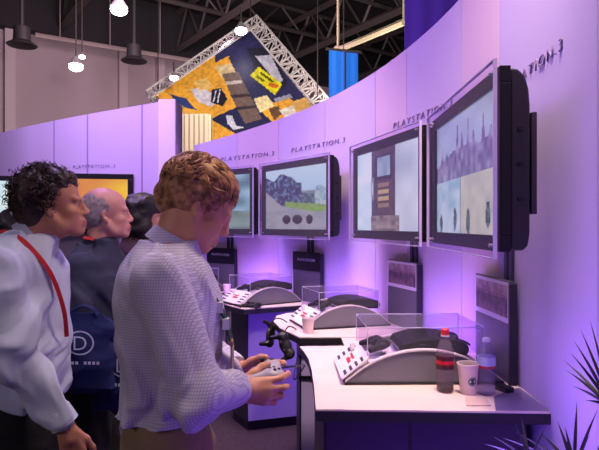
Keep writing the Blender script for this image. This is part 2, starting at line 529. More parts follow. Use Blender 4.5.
# lit lamps
M_bulb = mat('lit_bulb', (255, 250, 255), 0.3, emis=(255, 246, 255), estr=14)
M_bulbw = mat('lit_warm_bulb', (255, 230, 190), 0.3, emis=(255, 222, 170), estr=9)
def lit_lamp(px, py, Y, r, label, m, rod=2.0, group='lit hall lamps'):
    p = at(px, py, Y)
    t = thing('hall_lamp', label, 'lamp', p, 0, group)
    MB().ball((0, 0, 0), (r, r, r*0.62), 16, 10).build('bulb', m, t, True)
    MB().lathe([(r*0.3, r*1.5), (r*0.5, r*1.2), (r*1.05, r*0.35), (r*1.0, r*0.3), (r*0.4, r*1.0)], 16).build('lamp_shade', mat('pale_reflector', (170, 160, 165), 0.4, 0.3), t, True)
    mm = MB(); bar(mm, (0, 0, r*1.4), (0, 0, rod), 0.02, 6); mm.build('rod', M_tr, t)
lit_lamp(119, 10, 14, 0.21, 'lit round hall lamp at the top edge above the far wall', M_bulb)
lit_lamp(76, 67, 17, 0.21, 'lit round hall lamp glowing against the pale far wall', M_bulb, 3.2)
lit_lamp(82, 57, 17.6, 0.10, 'small lit bulb just above the lamp on the far wall', M_bulb, 2.9)
lit_lamp(201, 136, 9.2, 0.12, 'warm round lamp low behind the curved wall under the truss banner', M_bulbw, -3.06)
_l = bpy.data.lights.new('warm_lamp_light', 'POINT'); _l.energy = 60; _l.color = (1, .8, .55); _l.shadow_soft_size = .12
_o = bpy.data.objects.new('warm_lamp_light', _l); COL.objects.link(_o); _o.location = at(201, 136, 9.0)+Vector((0, -.2, 0))

# slatted pale column seen in the gap between the two curved walls
mb = MB()
for i in range(9): mb.box(-0.32+0.075*i, -0.05, 0, -0.27+0.075*i, 0.05, 3.3)
mb.box(-0.34, 0.0, 0, 0.37, 0.12, 3.3)
o = mb.build('slatted_screen', mat('cream_slats', (214, 196, 160), 0.6, emis=(230, 205, 150), estr=0.0)); o.location = at(187, 225, 8.6)*1; o.location.z = 0
tag(o, 'cream vertical slatted screen seen through the gap between the curved walls', 'screen')

# ------------------------------------------------------------------ tilted printed banner on a truss frame
BD = 11.0
B00, B10, B11, B01 = at(156, 95, 11.2), at(212, 160, 10.6), at(318, 113, 11.4), at(250, 30, 12.0)   # left, bottom, right, top corners
_n = (B01-B00).cross(B10-B00); _d = B11-Vector((0, 0, CAM_H)); B11 = Vector((0, 0, CAM_H))+_d*((B00-Vector((0, 0, CAM_H))).dot(_n)/_d.dot(_n))
def bpt(u, v):   # u along left->top edge reversed bilinear
    return (B00*(1-u)+B01*u)*(1-v)+(B10*(1-u)+B11*u)*v
OR = (246, 176, 62); NV = (52, 50, 92); YL = (236, 226, 30); WH = (226, 222, 236)
def q_(x, y): return (150+x/2.995, 20+y/3.33)
def shape(*p): return [q_(*a) for a in p]
POLYS = [
    (shape((0, 250), (235, 120), (600, 400), (300, 433), (0, 433)), OR),
    (shape((235, 125), (345, 15), (480, 245), (310, 290)), NV),
    (shape((180, 330), (300, 270), (390, 365), (260, 380)), (40, 42, 84)),
    (shape((195, 155), (240, 145), (262, 180), (215, 192)), (226, 200, 150)),
    (shape((215, 180), (265, 172), (335, 330), (285, 345), (262, 300)), (120, 98, 92)),
    (shape((225, 205), (272, 200), (278, 210), (230, 216)), (210, 196, 190)),
    (shape((240, 250), (295, 245), (300, 254), (246, 260)), (60, 50, 60)),
    (shape((255, 290), (318, 284), (322, 292), (262, 300)), (60, 50, 60)),
    (shape((118, 232), (160, 222), (205, 262), (185, 290), (150, 276)), (224, 216, 226)),
    (shape((185, 232), (212, 226), (232, 262), (218, 288), (182, 274)), (30, 30, 50)),
    (shape((196, 236), (200, 234), (192, 272), (188, 272)), WH), (shape((208, 232), (212, 230), (204, 276), (200, 276)), WH),
    (shape((130, 205), (170, 190), (190, 225), (150, 235)), (244, 196, 110)),
    (shape((55, 245), (110, 262), (140, 300), (100, 290)), (44, 60, 120)),
    (shape((290, 95), (352, 92), (372, 120), (412, 205), (398, 232), (316, 165)), (40, 38, 56)),
    (shape((316, 120), (362, 116), (398, 200), (384, 214)), (200, 196, 210)),
    (shape((326, 155), (396, 214), (374, 250), (300, 185)), YL),
    (shape((332, 172), (372, 204), (368, 210), (328, 178)), (80, 80, 30)),
    (shape((322, 184), (345, 202), (341, 208), (318, 190)), (110, 100, 30)),
    (shape((358, 208), (386, 216), (380, 228), (352, 220)), (220, 110, 40)),
    (shape((310, 262), (350, 250), (372, 285), (330, 310)), (255, 232, 170)),
    (shape((355, 295), (385, 285), (396, 312), (372, 335)), (110, 80, 60)),
    (shape((385, 300), (430, 284), (455, 318), (410, 332)), (240, 226, 210)),
    (shape((372, 262), (420, 246), (426, 258), (378, 274)), (160, 160, 180)),
    (shape((425, 275), (470, 252), (490, 290), (440, 312)), (226, 176, 96)),
    (shape((228, 318), (246, 318), (258, 352), (284, 358), (250, 366), (232, 346)), (226, 226, 240)),
    (shape((370, 340), (480, 316), (470, 350), (380, 380)), (60, 58, 96)),
]
def paint_banner(u, v):
    p = bpt(u, v); px = 299.5+560*p.x/p.y; py = 225-560*(p.z-CAM_H)/p.y
    c = NV if px > 215 else OR
    for pl, cc in POLYS:
        if in_poly(px, py, pl): c = cc
    n = 0.88+0.24*vnoise(px*0.5, py*0.5)
    return tuple(min(255, x*n) for x in c)
bt = thing('truss_banner', 'tilted orange and navy printed banner hung in a silver truss frame', 'banner', at(240, 90, 11.2))
def tloc(o): o.location = -Vector(bt.location)
o = picture('banner_print', lambda u, v: bpt(u, v), 110, 110, paint_banner, color_attr_mat('banner_ink', 0.0, 0.45), bt); tloc(o)
# a thin backing gives the banner thickness
nb = (B01-B00).cross(B10-B00).normalized()
if nb.y < 0: nb = -nb
mb = MB(); mb.add([B00+nb*.01, B10+nb*.01, B11+nb*.01, B01+nb*.01, B00+nb*.04, B10+nb*.04, B11+nb*.04, B01+nb*.04], [(0,1,2,3),(7,6,5,4),(0,4,5,1),(1,5,6,2),(2,6,7,3),(3,7,4,0)])
tloc(mb.build('backing', M_bodydark, bt))
def box_truss(a, b, side, depth, n, nm):
    mb = MB(); d1 = side; d2 = depth
    cs = [Vector((0, 0, 0)), d1, d1+d2, d2]
    for c in cs: bar(mb, a+c, b+c, 0.022, 6)
    for i in range(n+1):
        p = a+(b-a)*i/n
        for k in range(4): bar(mb, p+cs[k], p+cs[(k+1) % 4], 0.013)
        if i < n:
            q = a+(b-a)*(i+1)/n
            for k in range(4):
                k2 = (k+1) % 4
                if i % 2: bar(mb, p+cs[k], q+cs[k2], 0.013)
                else: bar(mb, p+cs[k2], q+cs[k], 0.013)
    tloc(mb.build(nm, mat('silver_truss', (226, 216, 216), 0.4, 0.1), bt))
e1 = (B01-B00).normalized(); e2 = (B10-B00).normalized()
up1 = (-(B10-B00)).normalized()*0.22; 
rt1 = (B01-B00).normalized()*0.34
box_truss(B00-e1*0.1, B01+e1*0.22, up1, nb*0.22, 16, 'truss_beam')
box_truss(B01+e1*0.03-e2*0.22, B11+e2*0.3+e1*0.03, rt1, nb*0.25, 16, 'truss_beam')
mb = MB()
for p in (B00, B01, B11): bar(mb, p+nb*.2, Vector((p.x, p.y+.2, 10.2)), 0.012)
tloc(mb.build('hanging_cable', M_tr, bt))
lit_lamp(241, 31, 11.2, 0.12, 'lit lamp clamped to the top corner of the truss banner', M_bulb, 0.5, 'lamps on the truss banner')
lit_lamp(174, 78, 10.6, 0.08, 'lit lamp clamped halfway up the left truss beam', M_bulb, 0.3, 'lamps on the truss banner')

# ------------------------------------------------------------------ hanging cloth banners
def cloth_banner(name, label, x0, x1, ytop, ybot, Y, m, th=0.03, seam=True, over=0.0):
    a = at(x0, ytop, Y); b = at(x1, ytop+2, Y*1.02); c = at(x0, ybot, Y)
    t = thing(name, label, 'banner', a)
    mb = MB(); n = 24
    w_ = b-a; H = a.z-c.z
    top = []; 
    for k in range(2):
        for j in range(2):
            for i in range(n+1):
                u = i/n; off = 0.005*math.sin(u*19)+(th if k else 0)
                top.append((w_.x*u, w_.y*u+off, (-H if j else 0)))
    fs = []
    S = n+1
    for i in range(n):
        fs += [(i, S+i, S+i+1, i+1), (2*S+i, 2*S+i+1, 3*S+i+1, 3*S+i), (i, i+1, 2*S+i+1, 2*S+i), (S+i, 3*S+i, 3*S+i+1, S+i+1)]
    fs += [(0, 2*S, 3*S, S), (n, S+n, 3*S+n, 2*S+n)]
    mb.add(top, fs).build('cloth', m, t, True)
    if seam:
        mb = MB(); u = 0.52; mb.box(w_.x*u-.012, w_.y*u-0.05, -H, w_.x*u+.012, w_.y*u-0.03, 0); mb.build('seam', mat('dark_blue_seam', (20, 60, 130), 0.7), t)
    mb = MB(); bar(mb, (-0.05, 0, 0.02), (w_.x+0.05, w_.y, 0.02), 0.025, 6); bar(mb, (w_.x*.5, w_.y*.5, 0.02), (w_.x*.5, w_.y*.5, 10.0-a.z), 0.01)
    mb.build('hanging_rail', M_tr, t)
    return t
bb = cloth_banner('blue_banner', 'narrow bright blue cloth banner hanging below the roof trusses', 329, 358, 50, 118, 9.5, mat('bright_blue_cloth', (30, 120, 235), 0.7))
mb = MB(); p = Vector((0.22, -0.06, -0.88)); mb.lathe([(0.0, 0), (0.09, 0), (0.09, 0.012), (0, 0.012)], 24, (0, 0, 0), Matrix.Rotation(R(90), 4, 'X')); o = mb.build('white_mark', M_white, bb, loc=p)
pb = cloth_banner('violet_banner', 'wide deep violet cloth drop hanging behind the curved wall top', 405, 470, -60, 120, 6.0, mat('deep_violet_cloth', (124, 80, 238), 0.7), seam=False)

# ------------------------------------------------------------------ curved exhibition walls
def topz(th):     # the crest of the wall sinks gently towards its far end
    xs = [-60, 0, 8.5, 16.3, 30, 36, 47, 58.5]; zs = [2.95, 2.80, 2.735, 2.69, 2.60, 2.56, 2.49, 2.40]
    return float(np.interp(th, xs, zs))
def arc_wall(mb, t0, t1, r0, r1, z0, ztop, n=None):
    n = n or max(2, int(abs(t1-t0)/1.5)); vs = []
    for i in range(n+1):
        th = t0+(t1-t0)*i/n; zt = ztop(th) if callable(ztop) else ztop
        vs += [pol(r0, th, z0), pol(r1, th, z0), pol(r1, th, zt), pol(r0, th, zt)]
    fs = []
    for i in range(n):
        for k in range(4): fs.append((i*4+k, i*4+(k+1) % 4, (i+1)*4+(k+1) % 4, (i+1)*4+k))
    fs += [(3, 2, 1, 0), (n*4, n*4+1, n*4+2, n*4+3)]
    mb.add(vs, fs)
SEAMS = [-50, -36, -22, -10.4, 2.5, 8.4, 17.8, 23.5, 33.0, 42.0, 50.0, 58.3]
WM = [M_wall, M_wall3, M_wall, M_wall3, M_wall2, M_wall, M_wall2, M_wall, M_wall, M_wall2, M_wall]
for m in (M_wall, M_wall2, M_wall3): pass
mb = MB()
for i in range(len(SEAMS)-1):
    mb.cur = {M_wall: 0, M_wall2: 1, M_wall3: 2}[WM[i]]
    arc_wall(mb, SEAMS[i]+0.03, SEAMS[i+1]-0.03, RW, RW+0.12, 0, topz)
struct(mb.build('wall_right', [M_wall, M_wall2, M_wall3]))
mb = MB()
for s_ in SEAMS[1:-1]: arc_wall(mb, s_-0.05, s_+0.05, RW+0.004, RW+0.1, 0, topz(s_)-0.001, 2)
n_trim += 1; struct(mb.build('trim_%d' % n_trim, M_seam))

# left curved wall
LP = [(-5.2, 7.4, 2.45), (-3.26, 6.1, 2.60), (-2.66, 5.80, 2.655), (-2.05, 5.60, 2.72), (-1.37, 5.5, 2.81)]
def lwall(s):
    n = len(LP)-1; i = min(int(s*n), n-1); f_ = s*n-i
    P0 = LP[max(i-1, 0)]; P1 = LP[i]; P2 = LP[i+1]; P3 = LP[min(i+2, n)]
    return Vector([0.5*((2*P1[k])+(-P0[k]+P2[k])*f_+(2*P0[k]-5*P1[k]+4*P2[k]-P3[k])*f_*f_+(-P0[k]+3*P1[k]-3*P2[k]+P3[k])*f_**3) for k in range(3)])
mb = MB(); vs = []; n = 40
for i in range(n+1):
    p = lwall(i/n); q = lwall(min(1, i/n+0.01)) - lwall(max(0, i/n-0.01)); nn = Vector((-q.y, q.x, 0)).normalized()*0.12
    vs += [(p.x, p.y, 0), (p.x+nn.x, p.y+nn.y, 0), (p.x+nn.x, p.y+nn.y, p.z), (p.x, p.y, p.z)]
fs = [(i*4+k, i*4+(k+1) % 4, (i+1)*4+(k+1) % 4, (i+1)*4+k) for i in range(n) for k in range(4)]+[(3, 2, 1, 0), (n*4, n*4+1, n*4+2, n*4+3)]
mb.add(vs, fs)
struct(mb.build('wall_left', M_wall))
mb = MB(); mb.box(-1.37, 5.42, 0, -1.20, 5.75, 2.82); n_trim += 1
struct(mb.build('trim_%d' % n_trim, mat('pale_lilac_post', (222, 206, 232), 0.6), bevel=0.01))
mb = MB()
for s_ in (0.56, 0.72, 0.915):
    p = lwall(s_); mb.box(p.x-.006, p.y-.006, 0, p.x+.006, p.y+.02, p.z)
n_trim += 1; struct(mb.build('trim_%d' % n_trim, M_seam))

# ------------------------------------------------------------------ lettering over each screen
M_let = mat('grey_violet_lettering', (122, 100, 150), 0.5)
def wall_text(th, tz=2.215):
    if th < 0: tz = 2.15
    me = text_mesh('PLAYSTATION.3', 0.068, 0.002, 1.32)
    xs = [v.co.x for v in me.vertices]; w_ = max(xs)-min(xs); mid = (max(xs)+min(xs))/2; k = 0.72/w_
    for v in me.vertices:
        x = (v.co.x-mid)*k + 0.18*v.co.y; y = v.co.y*0.82; e = v.co.z
        p = pol(RW-0.004+e, th-math.degrees(x/RW), tz+y); v.co = p
    return me
ST = [(0.0, -1.2), (15.9, 15.0), (34.8, 34.3), (50.6, 48.0)]
WHERE = ['nearest screen', 'second screen, the one with the dark machine', 'third screen showing the racing game', 'farthest screen, behind the checked-shirt man']
for (th, tt), wh in zip(ST, WHERE):
    o = link_mesh('wall_lettering', wall_text(tt), M_let)
    tag(o, 'grey lettering reading PLAYSTATION.3 above the '+wh, 'lettering', 'wall lettering over the screens')

# left wall: small lettering and two screens
for (s0, s1, lab) in ((0.28, 0.46, 'tiny wall lettering reading PLAYSTATION.3 above the far left screen'), (0.655, 0.825, 'tiny wall lettering reading PLAYSTATION.3 above the orange screen')):
    me = text_mesh('PLAYSTATION.3', 0.06, 0.002, 1.3)
    xs = [v.co.x for v in me.vertices]; a, b = min(xs), max(xs)
    for v in me.vertices:
        s_ = s0+(s1-s0)*(v.co.x-a)/(b-a); p = lwall(s_)
        v.co = (p.x, p.y-0.004-v.co.z, 2.17+v.co.y*0.8)
    tag(link_mesh('wall_lettering', me, M_let), lab, 'lettering', 'lettering on the left wall')

# ------------------------------------------------------------------ screens (local frame: -x faces the viewer, +y is to the viewer's left)
TVB, TVT, TVW = 1.515, 2.10, 0.475
def clampc(c): return tuple(max(0, min(255, x)) for x in c)
def img_race(u, v):      # green track, dark trees, two cars
    sky = (206, 232, 240)
    c = mixc((150, 200, 226), sky, v)
    if v < 0.62: c = (150, 160, 162)
    tree = 0.74+0.24*vnoise(u*7, 3)
    if u > .62: tree = 0.58+0.12*vnoise(u*9, 5)
    if v < tree and v > 0.34+0.08*abs(u-.4):
        n = vnoise(u*34, v*26); c = mixc((34, 52, 88), (150, 190, 216), max(0, n-0.35)*1.3)
        if u > .82: c = mixc((120, 180, 220), (230, 240, 240), n)
        if u > .62: c = mixc(c, (120, 150, 120), .35)
    if v < 0.5-0.12*u and v > 0.3-0.12*u and u > .35: c = mixc((120, 160, 60), (150, 190, 90), vnoise(u*20, v*30))
    if v < 0.44-0.22*u*0.9 or v < .28: c = mixc((142, 152, 156), (172, 176, 176), vnoise(u*8, v*14))
    if v < 0.62-0.9*u+.02 and v > .3: c = (164, 168, 168)
    for cx_, w_ in ((.37, .07), (.55, .08), (.74, .05)):
        d = ((u-cx_)/w_)**2+((v-.16)/.075)**2
        if d < 1: c = mixc((24, 24, 34), (120, 104, 110), max(0, (v-.17)*8))
    return clampc(c)
def img_machine(u, v):   # pale glowing room with a dark cabinet in the middle
    n = vnoise(u*6, v*4)
    c = mixc((176, 190, 204), (230, 238, 246), n)
    if u < 0.27+0.03*math.sin(v*9): c = mixc((206, 232, 246), (246, 250, 252), vnoise(u*5, v*9))
    if .27 < u < .30+.02*math.sin(v*9): c = (60, 72, 110)
    if .30 < u < .66: c = mixc((66, 52, 60), (92, 74, 78), vnoise(u*20, v*14))
    if .33 < u < .62 and .62 < v < .94:
        c = (40, 38, 52)
        if .37 < u < .58 and .66 < v < .90: c = mixc((120, 150, 172), (176, 200, 210), vnoise(u*14, v*10))
    for k in range(4):
        v0 = .28+.083*k
        if .38 < u < .56 and v0 < v < v0+.052: c = (196, 172, 112) if k in (1, 2) else (150, 124, 92)
    if v < .18 and .26 < u < .72: c = mixc((90, 78, 78), (176, 160, 150), vnoise(u*16, v*22))
    return clampc(c)
def img_castle(u, v):    # two players' views of a hazy castle
    c = mixc((176, 196, 220), (150, 160, 190), vnoise(u*5, v*6))
    ridge = .60+.16*vnoise(u*5, 2)
    for c0, hh_, ww_ in ((.12, .18, .04), (.22, .10, .06), (.42, .34, .035), (.50, .24, .05), (.60, .36, .03), (.68, .2, .05), (.82, .30, .035), (.92, .16, .06)): ridge = max(ridge, .62+hh_*max(0, 1-abs(u-c0)/ww_))
    if v < ridge and v > .45: c = mixc((96, 84, 128), (170, 166, 196), vnoise(u*26, v*14))
    if v <= .47:
        if u < .48: c = mixc((150, 190, 206), (214, 226, 230), vnoise(u*14, v*12))
        else: c = mixc((186, 184, 172), (216, 212, 190), vnoise(u*16, v*12))
        if .47 < u < .485: c = (120, 130, 150)
    for cx_, cy_ in ((.38, .12), (.88, .14), (.6, .1), (.1, .08)):
        d = ((u-cx_)/.03)**2+((v-cy_)/.10)**2+.8*(vnoise(u*60, v*40, 2)-.5)
        if d < 1: c = mixc((40, 60, 60), (110, 130, 130), vnoise(u*50, v*40, 2))
    return clampc(c)
def img_far(u, v):
    c = mixc((90, 130, 140), (170, 220, 226), vnoise(u*6, v*6))
    if v < .35: c = mixc((100, 130, 110), (150, 176, 160), vnoise(u*9, v*12))
    return clampc(c)
def img_orange(u, v):
    c = mixc((206, 90, 90), (255, 200, 60), u*0.9+0.3*vnoise(u*6, v*5)-.1)
    return clampc(c)
def img_bright(u, v): return clampc(mixc((170, 220, 240), (250, 254, 255), vnoise(u*4, v*4)+.2))

M_screen = color_attr_mat('lit_screen_picture', 0.85, 0.25)
def screen(label, loc, rz, img, nx=90, ny=54, W=TVW, acr=True):
    """origin on the front plane, at floor level"""
    t = thing('flat_screen_television', label, 'television', loc, rz, 'television screens along the curved walls')
    b = 0.052; Z0, Z1 = TVB, TVT
    m = MB()
    for (y0, y1, z0, z1) in ((-W, W, Z0, Z0+b), (-W, W, Z1-b, Z1), (-W, -W+b, Z0+b, Z1-b), (W-b, W, Z0+b, Z1-b)):
        m.box(0, y0, z0, 0.035, y1, z1)
    m.build('bezel', M_bezel, t, bevel=0.003)
    picture('screen_picture', lambda u, v: Vector((0.012, W-b-u*(2*W-2*b), Z0+b+v*(Z1-Z0-2*b))), nx, ny, img, M_screen, t)
    # rounded rear case
    prof = [(0.035, Z0+.004), (0.080, Z0+.004), (0.094, Z0+.02), (0.100, Z0+.06), (0.100, Z1-.12), (0.096, Z1-.07), (0.084, Z1-.03), (0.062, Z1-.008), (0.035, Z1-.004)]
    mm = MB(); mm.prism_y(prof, -W+.012, W-.012)
    mm.build('rear_case', M_black, t, bevel=0.008)
    g = MB()
    for z in (Z0+.16, Z0+.27, Z0+.38):
        g = MB(); g.box(0.06, -W+.004, z, 0.075, -W+.014, z+.012); g.build('side_socket', M_bezel, t)
    p = MB(); p.box(0.100, -.40, Z0+.07, 0.112, .40, Z1-.10); p.box(0.112, -.44, Z0+.12, 0.130, -.40, Z1-.14); p.box(0.112, .40, Z0+.12, .130, .44, Z1-.14); p.box(0.1115, -.41, Z0+.2, .1305, .41, Z0+.24)
    p.build('mounting_plate', M_bodydark, t, bevel=0.002)
    if acr:
        a = MB(); a.box(-.022, -W-.006, Z0-.018, -.014, W+.006, Z1+.014)
        ac = a.build('acrylic_cover', M_acr, t)
        e = MB(); x0, x1 = -.024, -.012
        e.box(x0, -W-.011, Z0-.021, x1, -W-.006, Z1+.018); e.box(x0, W+.006, Z0-.021, x1, W+.011, Z1+.018)
        e.box(x0, -W-.006, Z0-.022, x1, W+.006, Z0-.018); e.box(x0, -W-.006, Z1+.014, x1, W+.006, Z1+.018)
        ee = e.build('cover_edge', M_acredge, t); ee.parent = ac
        for y in (-W+.03, W-.03):
            for z in (Z0+.02, Z1-.02): s = MB(); s.tube([(-.026, y, z), (0, y, z)], .006, 10); s.build('standoff', M_steel, t, True)
    return t
TVL = ['nearest large black screen showing a grey hazy castle, wall-mounted at right', 'black screen showing a dark cabinet in a pale room, left of the nearest screen',
       'black screen showing a racing track with dark trees', 'black screen half hidden behind the head of the man in the checked shirt']
IM = [img_castle, img_machine, img_race, img_far]
TVP = []
for i, (th, tt) in enumerate(ST):
    o = screen(TVL[i], pol(3.81, th) if i else Vector((.633, 2.225, 0)), R(th if i else -.8), IM[i], 100 if i < 3 else 40, 60 if i < 3 else 30)
    TVP.append(o)
# screens on the left wall: bottom hidden by heads
for s_, img, lab, yaw in ((0.345, img_bright, 'black screen glowing white at the far left edge', 112), (0.715, img_orange, 'black screen showing an orange picture behind the older man', 100)):
    p = lwall(s_); d = Vector((math.cos(R(yaw)), math.sin(R(yaw)), 0))
    screen(lab, (p.x-d.x*.20, p.y-d.y*.20, 0), R(yaw), img, 40, 24, acr=False)

# pair of flat bars carrying each screen, standing on the desk behind the sign board
BW = ['behind the nearest sign board', 'behind the second sign board', 'behind the third sign board', 'behind the farthest sign board']
BTH = [(2.2, 0.7), (17.6, 16.3), (35.8, 35.6), (52.6, 51.2)]
for i, (bt_, pt_) in enumerate(BTH):
    t = thing('screen_stand', 'pair of dark upright metal bars '+BW[i], 'stand', pol(4.0215, pt_, 0.98), R(pt_), 'screen stands')
    for y in (-.026, .026):
        m = MB(); m.box(-.0055, y-.017, 0, .0055, y+.017, 0.80); m.build('upright_bar', M_pole, t, bevel=.003)
    m = MB(); m.box(-.0055, -.043, 0, .0055, .043, .03); m.build('base_plate', M_pole, t)
    m = MB(); m.box(-.071, -.05, .70, -.0055, .05, .76); m.build('support_arm', M_pole, t)

def board_photo(u, v):
    if u < .04 or u > .96 or v > .93 or v < .14: return (206, 196, 214)
    n = vnoise(u*15, v*7); n2 = vnoise(u*40, v*14, 4)
    c = mixc((44, 34, 52), (150, 110, 130), (n*.6+n2*.4)*(1.25-v) if v < .6 else .5+.5*n)
    if v > .66: c = mixc((120, 96, 110), (176, 150, 160), n)
    return c
def board_black(u, v): return (30, 26, 40)
SL = ['grey sign board with a crowd photo, behind the bottles on the nearest desk', 'grey sign board with a crowd photo, on the second desk under the dark-cabinet screen',
      'grey sign board with a black header, on the third desk under the racing screen', 'grey sign board with a black header, on the farthest desk']
for i, (bt_, pt_) in enumerate(BTH):
    w2 = .185; H = .40
    t = thing('sign_board', SL[i], 'sign', pol(3.988, bt_, 0.981), R(bt_), 'sign boards on the desks')
    m = MB(); m.box(0, -w2, 0, .02, w2, H); m.build('panel', mat('sign_grey', (96, 90, 104), 0.5), t, bevel=.002)
    if i < 2:
        picture('photo_strip', lambda u, v: Vector((-.002, w2-u*2*w2, H-.165+v*.16)), 60, 24, board_photo, color_attr_mat('printed_photo', 0, .4), t)
    else:
        m = MB(); m.box(-.003, -w2, H-.15, 0, w2, H); m.build('header', mat('sign_black', (24, 22, 32), .4), t)
        me = text_mesh('PLAYSTATION', .034, .0008, 1.1)
        for v in me.vertices: v.co = Vector((-.004-v.co.z, -v.co.x, H-.075+v.co.y))
        link_mesh('header_lettering', me, mat('pale_print', (190, 184, 200), .5), t)
    e = MB(); e.box(-.004, -w2-.012, 0, .026, -w2, H-.01); e.build('edge_strip', M_bodydark, t)

# ------------------------------------------------------------------ desks
DZ = 0.98
def desk(label, top_poly, body_poly, group='demo desks', slots=None, side=M_side):
    p0 = top_poly[0]
    t = thing('demo_desk', label, 'desk', (p0[0], p0[1], 0), 0, group)
    P = [(a-p0[0], b-p0[1]) for a, b in top_poly]
    m = MB(); m.prism(P, DZ-.006, DZ); m.build('worktop', M_top, t)
    m = MB(); m.prism([(a, b) for a, b in P], DZ-.042, DZ-.0062); m.build('edge_band', M_edge, t)
    B = [(a-p0[0], b-p0[1]) for a, b in body_poly]
    m = MB(); m.prism(B, .07, DZ-.042); o = m.build('cabinet_body', M_bodydark, t)
    cx_ = sum(a for a, b in B)/len(B); cy_ = sum(b for a, b in B)/len(B)
    m = MB(); m.prism([(cx_+(a-cx_)*.93, cy_+(b-cy_)*.93) for a, b in B], 0, .07); m.build('plinth', M_edge, t)
    # facing panel on the near side of the body (first edge of the polygon)
    a = Vector((*B[0], 0)); b = Vector((*B[1], 0)); d = (b-a).normalized(); nrm = Vector((d.y, -d.x, 0))
    m = MB(); q = [a+d*.01, b-d*.01, b-d*.01+nrm*.012, a+d*.01+nrm*.012]
    m.prism([(v.x, v.y) for v in q], .08, DZ-.05); m.build('side_panel', side, t)
    return t
d1_top = [(.055, 1.885)]+[tuple(pol(4.027, a)[:2]) for a in (-4.9, -2, 1, 4, 7, 10, 12)]+[(.23, 3.085), (.232, 2.875), (.0, 2.865), (.022, 2.75), (.042, 2.6), (.052, 2.4), (.056, 2.15)]
desk1 = desk('nearest demo desk with pale top and charcoal edge, at the right', d1_top, [(.085, 2.0), (.80, 1.97), (.805, 2.4), (.76, 2.9), (.30, 2.95), (.28, 2.83), (.075, 2.80), (.085, 2.4)], side=mat('dark_violet_side_panel', (70, 54, 84), .5))
def lp(th, pts): return [tuple(pol(r, th, 0, t)[:2]) for r, t in pts]
d2_top = [(.0, 3.10), (.226, 3.10)]+[tuple(pol(4.027, a)[:2]) for a in (12.5, 15, 18, 21, 24, 27)] + lp(16.5, [(3.46, .80), (3.36, .70), (3.29, .50), (3.27, .25)])
desk2 = desk('second demo desk behind the nearest one, with gamepads hanging from its corner', d2_top, [(.0, 3.14), (.50, 3.16)] + [tuple(pol(3.97, 18)[:2]), tuple(pol(3.97, 25)[:2])] + lp(16.5, [(3.60, .62), (3.43, .45)]))
d3_top = lp(34.5, [(3.375, .02), (4.026, -.06), (4.025, .1), (4.018, .25), (4.005, .40), (3.99, .52), (3.975, .62), (3.60, .88), (3.46, .70), (3.39, .45), (3.37, .2)])
desk3 = desk('third demo desk with a glowing violet side panel, below the racing screen', d3_top, lp(34.5, [(3.50, .20), (3.97, .06), (3.96, .62), (3.66, .72), (3.52, .5)]))
d4_top = lp(50.6, [(3.375, .0), (4.026, -.04), (4.022, .2), (4.005, .38), (3.995, .46), (3.55, .60), (3.42, .45)])
desk4 = desk('farthest demo desk, mostly hidden behind the man in the checked shirt', d4_top, lp(50.6, [(3.50, .12), (3.97, .05), (3.96, .40), (3.62, .48), (3.52, .4)]))
# shelf slots on the player side of desk 2
m = MB()
for z in (.86, .74): m.box(-.004, -.01, z, .14, .015, z+.018)
o = m.build('shelf_lip', M_gloss, desk2, loc=(0, .03, 0))
m = MB(); m.box(.0, -.018, .2, .012, .012, .93); m.box(.30, -.012, .2, .312, .012, .93); m.build('corner_post', M_bodydark, desk1, loc=(.03, .10, 0))

M_mattblack = mat('matt_black_plastic', (18, 17, 22), .55, spec=.3)
# ------------------------------------------------------------------ gamepad (used in hands, under covers and hanging)
def gamepad_mesh():
    F = Field((-.07, -.10, -.05), (.07, .10, .05), .0022)
    F.ell((.008, 0, 0), (.034, .055, .015), .01)
    for s in (-1, 1):
        F.ell((.012, s*.052, .001), (.028, .027, .016), .012)
        F.cone((.0, s*.058, -.002), (-.048, s*.070, -.010), .0155, .0115, .01)
        F.cone((.034, s*.05, .0), (.034, s*.038, .0), .009, .008, .006)
    return F.mesh('gamepad_shell')
PAD = gamepad_mesh(); PADK = None
M_padgrey = mat('pale_grey_gamepad_shell', (176, 172, 182), .4)
def gamepad(label, loc, rot, m, group='gamepads', cat='game controller'):
    t = thing('gamepad', label, cat, loc, 0, group); t.rotation_euler = rot
    me = PAD.copy(); link_mesh('shell', me, m, t)
    for s in (-1, 1):
        k = MB(); k.tube([(-.012, s*.024, .008), (-.012, s*.024, .020)], .005, 10); k.lathe([(0, .019), (.009, .020), (.010, .023), (0, .025)], 14, (-.012, s*.024, 0))
        k.build('thumbstick', M_gloss, t, True)
    k = MB()
    for a in range(4): k.lathe([(.0042, .012), (.0042, .0185), (0, .019)], 10, (.014+.012*math.cos(a*PI/2), -.052+.012*math.sin(a*PI/2), 0))
    k.build('face_button', M_bodydark, t, True)
    k = MB(); k.box(.004, .049, .012, .024, .055, .0185); k.box(.011, .042, .012, .017, .062, .0185); k.build('direction_pad', M_bodydark, t)
    return t

